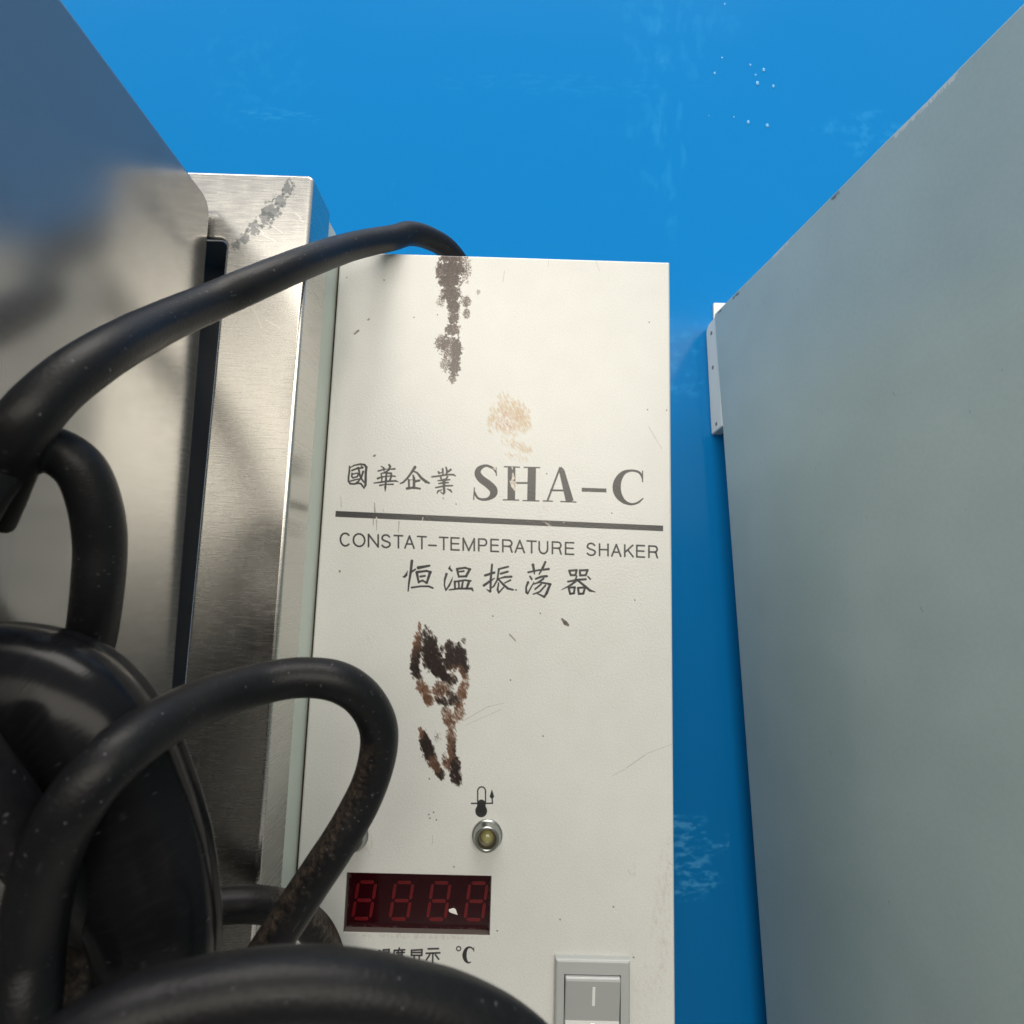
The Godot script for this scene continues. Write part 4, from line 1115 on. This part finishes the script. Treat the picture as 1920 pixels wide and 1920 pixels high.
# ------------------------------------------------------------------ display, switch
func build_display(shaker: Node3D, lo: Vector2, hi: Vector2) -> void:
	var w := 396
	var h := 152
	canvas(w, h, Color8(44, 6, 14))
	var n := noise(0.05, 33, 4)
	for y in h:
		for x in w:
			var e := minf(minf(x, w - x), minf(y, h - y) * 1.2)
			var v := n.get_noise_2d(x, y)
			var a := smoothstep(-0.1, 0.5, v) * (1.0 - smoothstep(2.0, 13.0, e))
			dab(x, y, 118, 104, 100, a * 0.8)
			dab(x, y, 20, 6, 10, clampf(v * 0.4, 0, 0.4))
	var rng := RandomNumberGenerator.new()
	rng.seed = 4
	for k in 60: dab(rng.randi_range(0, w), rng.randi_range(0, h), 150, 120, 118, rng.randf_range(0.1, 0.6))
	var glass := mat(Color.WHITE, 0.12)
	glass.albedo_texture = picture()
	uv_from = Vector2(lo.x, hi.y)
	uv_size = hi - lo
	var window := obj("display", plate(PackedVector2Array([lo, Vector2(hi.x, lo.y), hi, Vector2(lo.x, hi.y)]), 0.001, 0.0), glass, shaker, Vector3(0, 0, -0.0026))
	window.set_meta("label", "dark red numeric display window with four unlit digits")
	uv_from = Vector2.ZERO
	uv_size = Vector2.ONE
	var edge := Vector2(0.00028, 0.00028)
	var liner := mat(Color8(92, 82, 78), 0.55)
	relief(liner, 64, 64, 0.2, 47, 0.01)
	obj("window_liner", frame_plate(lo + edge * 0.1, hi - edge * 0.1, lo + edge, hi - edge, 0.0022, 0.00005, 0.0022), liner, shaker, Vector3(0, 0, -0.0003))
	var red := mat(Color8(98, 14, 22), 0.3)
	var lean := 0.00066 / 0.00588       # the digits lean to the right
	var bar := 0.00108
	var wide := 0.0060
	var tall := 0.0117
	var across := seg_mesh(wide - 0.0009, bar, 0.0)
	var upright := seg_mesh_up(tall / 2 - 0.0007, bar, lean)
	for k in 4:
		var at := mmp(20.95 + 12.83 * k, 230.35 - 0.17 * k)
		for s in [[0.5, 0.0, 0], [0.5, 0.5, 0], [0.5, 1.0, 0], [0.0, 0.25, 1], [1.0, 0.25, 1], [0.0, 0.75, 1], [1.0, 0.75, 1]]:
			var y: float = -tall * s[1]
			obj("segment", across if s[2] == 0 else upright, red, window, Vector3(at.x + wide * s[0] + lean * y, at.y + y, 0.0001))
	var fleck := plate(PackedVector2Array([mmp(53.1, 239.2), mmp(55.7, 239.9), mmp(54.9, 238.2), mmp(54.2, 237.8), mmp(52.6, 238.2), mmp(52.5, 238.7)]), 0.0003, 0.0001)
	var f := obj("paint_fleck", fleck, mat(Color(0.93, 0.91, 0.9), 0.4), window, Vector3(0, 0, 0.0006))
	f.set_meta("label", "small white chip stuck on the display")

func seg_mesh(l: float, b: float, lean: float) -> ArrayMesh:
	return plate(PackedVector2Array([Vector2(-l / 2 + b / 2, -b / 2), Vector2(l / 2 - b / 2, -b / 2), Vector2(l / 2, 0), Vector2(l / 2 - b / 2, b / 2), Vector2(-l / 2 + b / 2, b / 2), Vector2(-l / 2, 0)]), 0.0001, 0.00004, 2)

func seg_mesh_up(l: float, b: float, lean: float) -> ArrayMesh:
	var p := PackedVector2Array()
	for v in [Vector2(0, -l / 2), Vector2(b / 2, -l / 2 + b / 2), Vector2(b / 2, l / 2 - b / 2), Vector2(0, l / 2), Vector2(-b / 2, l / 2 - b / 2), Vector2(-b / 2, -l / 2 + b / 2)]:
		p.append(Vector2(v.x + v.y * lean, v.y))
	return plate(p, 0.0001, 0.00004, 2)

func build_switch(shaker: Node3D) -> void:
	var grey := mat(Color8(170, 174, 174), 0.32)
	relief(grey, 128, 128, 0.2, 44, 0.004)
	var lo := Vector2(0.0200, -0.1582)
	var hi := Vector2(0.0449, -0.1267)
	var sw := obj("power_switch", frame_plate(lo, hi, Vector2(0.0229, -0.1543), Vector2(0.0417, -0.1311), 0.0024, 0.0009, 0.0022), grey, shaker, Vector3(0, 0, 0.0024))
	sw.set_meta("label", "grey rocker switch with white on and off marks")
	# rocker: a profile across y, drawn out along x
	var prof := [Vector2(-0.1314, -0.00200), Vector2(-0.1314, 0.00060), Vector2(-0.1317, 0.00110), Vector2(-0.1323, 0.00130), Vector2(-0.1446, -0.00020), Vector2(-0.1451, -0.00025), Vector2(-0.1456, 0.00000), Vector2(-0.1528, 0.00340), Vector2(-0.1536, 0.00340), Vector2(-0.1541, 0.00280), Vector2(-0.1541, -0.00200)]
	var st := begin()
	var x0 := 0.0232
	var x1 := 0.0414
	var e := 0.0003
	for k in prof.size() - 1:
		var a: Vector2 = prof[k]
		var b: Vector2 = prof[k + 1]
		var d := (b - a).normalized()
		var n := Vector3(0, d.y, -d.x) if d.x != 0.0 or d.y != 0.0 else Vector3.BACK
		quad(st, Vector3(x0 + e, a.x, a.y), Vector3(x1 - e, a.x, a.y), Vector3(x1 - e, b.x, b.y), Vector3(x0 + e, b.x, b.y), n)
		for s in [[x0, x0 + e, -1.0], [x1, x1 - e, 1.0]]:
			quad(st, Vector3(s[1], a.x, a.y), Vector3(s[1], b.x, b.y), Vector3(s[0], b.x, b.y - e), Vector3(s[0], a.x, a.y - e), n + Vector3(s[2], 0, 0))
			quad(st, Vector3(s[0], a.x, a.y - e), Vector3(s[0], b.x, b.y - e), Vector3(s[0], b.x, -0.002), Vector3(s[0], a.x, -0.002), Vector3(s[2], 0, 0))
	var knob := mat(Color8(166, 169, 170), 0.2)
	obj("rocker", st.commit(), knob, sw)
	obj("bed", box(Vector3(0.0227, -0.1545, -0.0023), Vector3(0.0419, -0.1309, -0.0021)), mat(Color8(30, 26, 26), 0.6), sw)
	var white := mat(Color8(232, 234, 234), 0.4)
	var one := obj("on_mark", box(Vector3(-0.00045, -0.0031, -0.0001), Vector3(0.00045, 0.0031, 0.00006), 0.00003), white, sw, Vector3(0.0326, -0.1372, 0.00073))
	one.rotation.x = atan(0.0015 / 0.0123)
	var ring := TorusMesh.new()
	ring.inner_radius = 0.0012
	ring.outer_radius = 0.0019
	ring.rings = 32
	ring.ring_segments = 6
	var zero := obj("off_mark", ring, white, sw, Vector3(0.0324, -0.1472, 0.00085))
	zero.rotation.x = PI / 2 - atan(0.0034 / 0.0072)
	zero.scale.y = 0.12

# ------------------------------------------------------------------ the grey cabinet on the right
func build_cabinet() -> void:
	var c := thing("grey_cabinet", "pale grey painted metal cabinet with chipped top edge, filling the right side", "cabinet", Vector3(0.1219, 0.1611, -0.112))
	var w := 1024
	canvas(w, w, Color8(160, 178, 179))
	var n := noise(0.008, 17, 4)
	var fine := noise(0.2, 18, 2)
	for y in w:
		for x in w:
			var v := n.get_noise_2d(x, y) * 5.0 + fine.get_noise_2d(x, y) * 3.0
			var i := (y * w + x) * 3
			px[i] = int(160 + v)
			px[i + 1] = int(178 + v)
			px[i + 2] = int(179 + v)
	var rng := RandomNumberGenerator.new()
	rng.seed = 19
	for s in [[12, 3, 10, 60], [54, 3, 16, 50], [250, 2, 12, 90], [470, 3, 26, 120], [640, 2, 20, 200], [150, 2, 30, 210], [330, 2, 60, 215], [560, 2, 40, 220]]:   # chips along the upper edge
		for k in s[2]:
			for j in rng.randi_range(1, 4): dab(s[0] + k, s[1] + j, s[3], s[3], s[3], 0.7)
	for k in 90:
		var x := rng.randi_range(0, w)
		var y := rng.randi_range(0, w)
		for j in rng.randi_range(1, 5): dab(x + j / 2, y + j, 90, 92, 92, rng.randf_range(0.1, 0.5))
	var paint := mat(Color.WHITE, 0.33)
	paint.albedo_texture = picture()
	relief(paint, 1024, 1024, 0.07, 45, 0.0025)
	uv_from = Vector2(0.0, 0.0)
	uv_size = Vector2(0.42, 0.42)
	# drawn in its own plane: local x runs from the wall towards the room, local y up
	var pts := []
	var r := []
	pts.append(Vector2(0.0, -0.463)); r.append(0.0)
	pts.append(Vector2(0.42, -0.463)); r.append(0.0)
	var edge := noise(60.0, 23, 2)
	for k in 28:
		var x := 0.42 - 0.408 * k / 27.0
		pts.append(Vector2(x, edge.get_noise_1d(x) * 0.0005)); r.append(0.0)
	pts.append(Vector2(0.0, 0.0)); r.append(0.0016)
	var o := obj("side_panel", plate(rounded(pts, r, 4), 0.10, 0.0008), paint, c)
	var along := Vector3(0.0925, 0, 1).normalized()
	var up := Vector3(-0.0540, 1, 0).normalized()
	o.basis = Basis(along, up, along.cross(up).normalized())
	uv_from = Vector2.ZERO
	uv_size = Vector2.ONE
	# the hinge bracket between the cabinet and the wall
	var cream := mat(Color8(214, 219, 214), 0.35)
	var lug := rounded([Vector2(0, -0.071), Vector2(0.0150, -0.0695), Vector2(0.0150, 0.0002), Vector2(0.0, -0.0008)], [0.0008, 0.0008, 0.0008, 0.006])
	var b := obj("hinge_bracket", plate(lug, 0.006, 0.0009), cream, c, Vector3(0.0004, -0.0005, -0.0152))
	b.basis = Basis(Vector3(0.06, 0, 1).normalized(), Vector3(-0.036, 1, 0).normalized(), Vector3(-1, -0.036, 0.06).normalized())
	var pit := mat(Color8(96, 100, 98), 0.6)
	for s in [[0.0075, -0.008], [0.0070, -0.030], [0.0075, -0.066]]:
		obj("screw_hole", lathe([Vector2(0.0, 0.00012), Vector2(0.0011, 0.00012), Vector2(0.0013, 0.0)], 20), pit, b, Vector3(s[0], s[1], 0.0))
	obj("back_plate", box(Vector3(0.0055, -0.060, -0.0158), Vector3(0.030, 0.0152, -0.0140), 0.0006), cream, c)

# ------------------------------------------------------------------ cables
func to_bench(p: Array, sideways := 0.0) -> Array:
	var e: Vector3 = p[-1]
	p.append(Vector3(e.x + sideways * 0.4, lerpf(e.y, -0.297, 0.5), e.z + 0.004))
	p.append(Vector3(e.x + sideways, -0.297, e.z + 0.010))
	return p

func build_cables() -> void:
	var plain := rubber(101, [], 700)
	cable("black power cable lying over the top edge of the cream panel", [
		Vector3(-0.0156, 0.1081, -0.0433), Vector3(-0.0227, 0.1333, -0.0324), Vector3(-0.0292, 0.1397, -0.0226), Vector3(-0.0368, 0.1388, -0.0127),
		Vector3(-0.0429, 0.1350, -0.0046), Vector3(-0.0475, 0.1282, 0.0026), Vector3(-0.0539, 0.1184, 0.0140), Vector3(-0.0592, 0.1079, 0.0258),
		Vector3(-0.0650, 0.0904, 0.0449), Vector3(-0.0714, 0.0779, 0.0564), Vector3(-0.0779, 0.0681, 0.0643), Vector3(-0.0809, 0.0546, 0.0788),
		Vector3(-0.0807, 0.0415, 0.0934), Vector3(-0.0824, 0.0315, 0.1013), Vector3(-0.0853, 0.0228, 0.1043), Vector3(-0.0913, 0.0170, 0.0995),
		Vector3(-0.0975, 0.0106, 0.0947), Vector3(-0.1046, 0.0031, 0.0897), Vector3(-0.1163, -0.0112, 0.0829)], plain)
	cable("black cable loop with brown grime hanging before the steel box", [
		Vector3(-0.0958, 0.0035, 0.1029), Vector3(-0.0934, 0.0121, 0.1019), Vector3(-0.0912, 0.0172, 0.1005), Vector3(-0.0887, 0.0206, 0.0979),
		Vector3(-0.0863, 0.0208, 0.0950), Vector3(-0.0832, 0.0176, 0.0926), Vector3(-0.0820, 0.0111, 0.0898), Vector3(-0.0824, 0.0038, 0.0869),
		Vector3(-0.0834, -0.0048, 0.0849), Vector3(-0.0867, -0.0150, 0.0807), Vector3(-0.0936, -0.0287, 0.0730), Vector3(-0.1012, -0.0454, 0.0639)], rubber(102, [[0.40, 0.95, 0.02, 0.34]], 500))
	cable("black cable arched over the lower left of the cream panel, right limb grimy", [
		Vector3(-0.0733, -0.0773, 0.1027), Vector3(-0.0735, -0.0690, 0.1026), Vector3(-0.0748, -0.0621, 0.1014), Vector3(-0.0731, -0.0538, 0.1034),
		Vector3(-0.0697, -0.0450, 0.1065), Vector3(-0.0655, -0.0371, 0.1084), Vector3(-0.0624, -0.0315, 0.1061), Vector3(-0.0604, -0.0280, 0.0985),
		Vector3(-0.0581, -0.0261, 0.0866), Vector3(-0.0533, -0.0251, 0.0767), Vector3(-0.0461, -0.0243, 0.0718), Vector3(-0.0383, -0.0253, 0.0697),
		Vector3(-0.0329, -0.0296, 0.0662), Vector3(-0.0298, -0.0368, 0.0624), Vector3(-0.0302, -0.0451, 0.0594), Vector3(-0.0329, -0.0542, 0.0583),
		Vector3(-0.0379, -0.0640, 0.0592), Vector3(-0.0439, -0.0736, 0.0600), Vector3(-0.0497, -0.0830, 0.0609), Vector3(-0.0547, -0.0916, 0.0618),
		Vector3(-0.0588, -0.1018, 0.0616)], rubber(103, [[0.60, 1.0, -0.04, 0.30]], 600))
	cable("thick looking black cable nearest the lens, crossing the bottom of the view", to_bench([
		Vector3(-0.0543, -0.0616, 0.1248), Vector3(-0.0508, -0.0583, 0.1242), Vector3(-0.0466, -0.0564, 0.1224), Vector3(-0.0413, -0.0557, 0.1205),
		Vector3(-0.0341, -0.0554, 0.1186), Vector3(-0.0265, -0.0560, 0.1165), Vector3(-0.0183, -0.0578, 0.1144), Vector3(-0.0112, -0.0606, 0.1121),
		Vector3(-0.0044, -0.0641, 0.1097), Vector3(0.0020, -0.0688, 0.1072), Vector3(0.0070, -0.0738, 0.1056), Vector3(0.0112, -0.0794, 0.1050),
		Vector3(0.0133, -0.0917, 0.1026)], 0.02), rubber(104, [], 420))
	cable("short bend of black cable behind the arched one, in front of the steel tank", to_bench([
		Vector3(-0.0898, -0.0901, 0.0517), Vector3(-0.0836, -0.0900, 0.0447), Vector3(-0.0752, -0.0909, 0.0396), Vector3(-0.0672, -0.0921, 0.0365),
		Vector3(-0.0588, -0.0969, 0.0310), Vector3(-0.0530, -0.1068, 0.0238), Vector3(-0.0501, -0.1185, 0.0184), Vector3(-0.0487, -0.1322, 0.0148),
		Vector3(-0.0481, -0.1526, 0.0114)]), rubber(105, [[0.1, 0.4, 0.6, 0.95]], 300))
	cable("dark cable crossing down to the right in the lower left corner", to_bench([
		Vector3(-0.0796, -0.0225, 0.1171), Vector3(-0.0780, -0.0295, 0.1133), Vector3(-0.0759, -0.0369, 0.1094), Vector3(-0.0748, -0.0436, 0.1056),
		Vector3(-0.0738, -0.0513, 0.1007), Vector3(-0.0735, -0.0602, 0.0936), Vector3(-0.0744, -0.0726, 0.0821), Vector3(-0.0752, -0.0900, 0.0679),
		Vector3(-0.0738, -0.1084, 0.0577)]), rubber(106, [], 300))
	cable("brown dusty cable hanging between the hose and the left edge", to_bench([
		Vector3(-0.0762, -0.0459, 0.0640), Vector3(-0.0753, -0.0541, 0.0752), Vector3(-0.0755, -0.0598, 0.0826), Vector3(-0.0764, -0.0666, 0.0858),
		Vector3(-0.0769, -0.0742, 0.0869), Vector3(-0.0770, -0.0823, 0.0870), Vector3(-0.0765, -0.0911, 0.0869)]), rubber(107, [[0.1, 1.0, -0.2, 0.3]], 400), 0.0052)
	# the thick glossy hose: a round section with a flat ridge on its outer side
	var sect := PackedVector2Array()
	for s in 64:
		var a := wrapf(TAU * s / 64.0 - TAU * 0.665, -PI, PI)
		sect.append(Vector2(1.0 + 0.11 * exp(-pow(a / 0.2, 4.0)), 0))
	var gloss := rubber(108, [], 60)
	gloss.roughness = 0.2
	gloss.metallic_specular = 0.26
	gloss.heightmap_scale = 0.002
	var h := obj("black_hose", tube([
		Vector3(-0.1008, -0.0264, 0.0974), Vector3(-0.0953, -0.0248, 0.0966), Vector3(-0.0886, -0.0254, 0.0956), Vector3(-0.0817, -0.0286, 0.0942),
		Vector3(-0.0759, -0.0355, 0.0924), Vector3(-0.0715, -0.0446, 0.0904), Vector3(-0.0676, -0.0533, 0.0894), Vector3(-0.0639, -0.0624, 0.0894),
		Vector3(-0.0629, -0.0728, 0.0871), Vector3(-0.0626, -0.0835, 0.0849), Vector3(-0.0623, -0.0934, 0.0837)], 0.0138, 64, 0.72, sect, [0.95, 1.0, 1.0, 0.92, 0.8, 0.72, 0.7]), gloss)
	tag(h, "thick glossy black bent hose with a ridge along its side, among the cables", "hose")
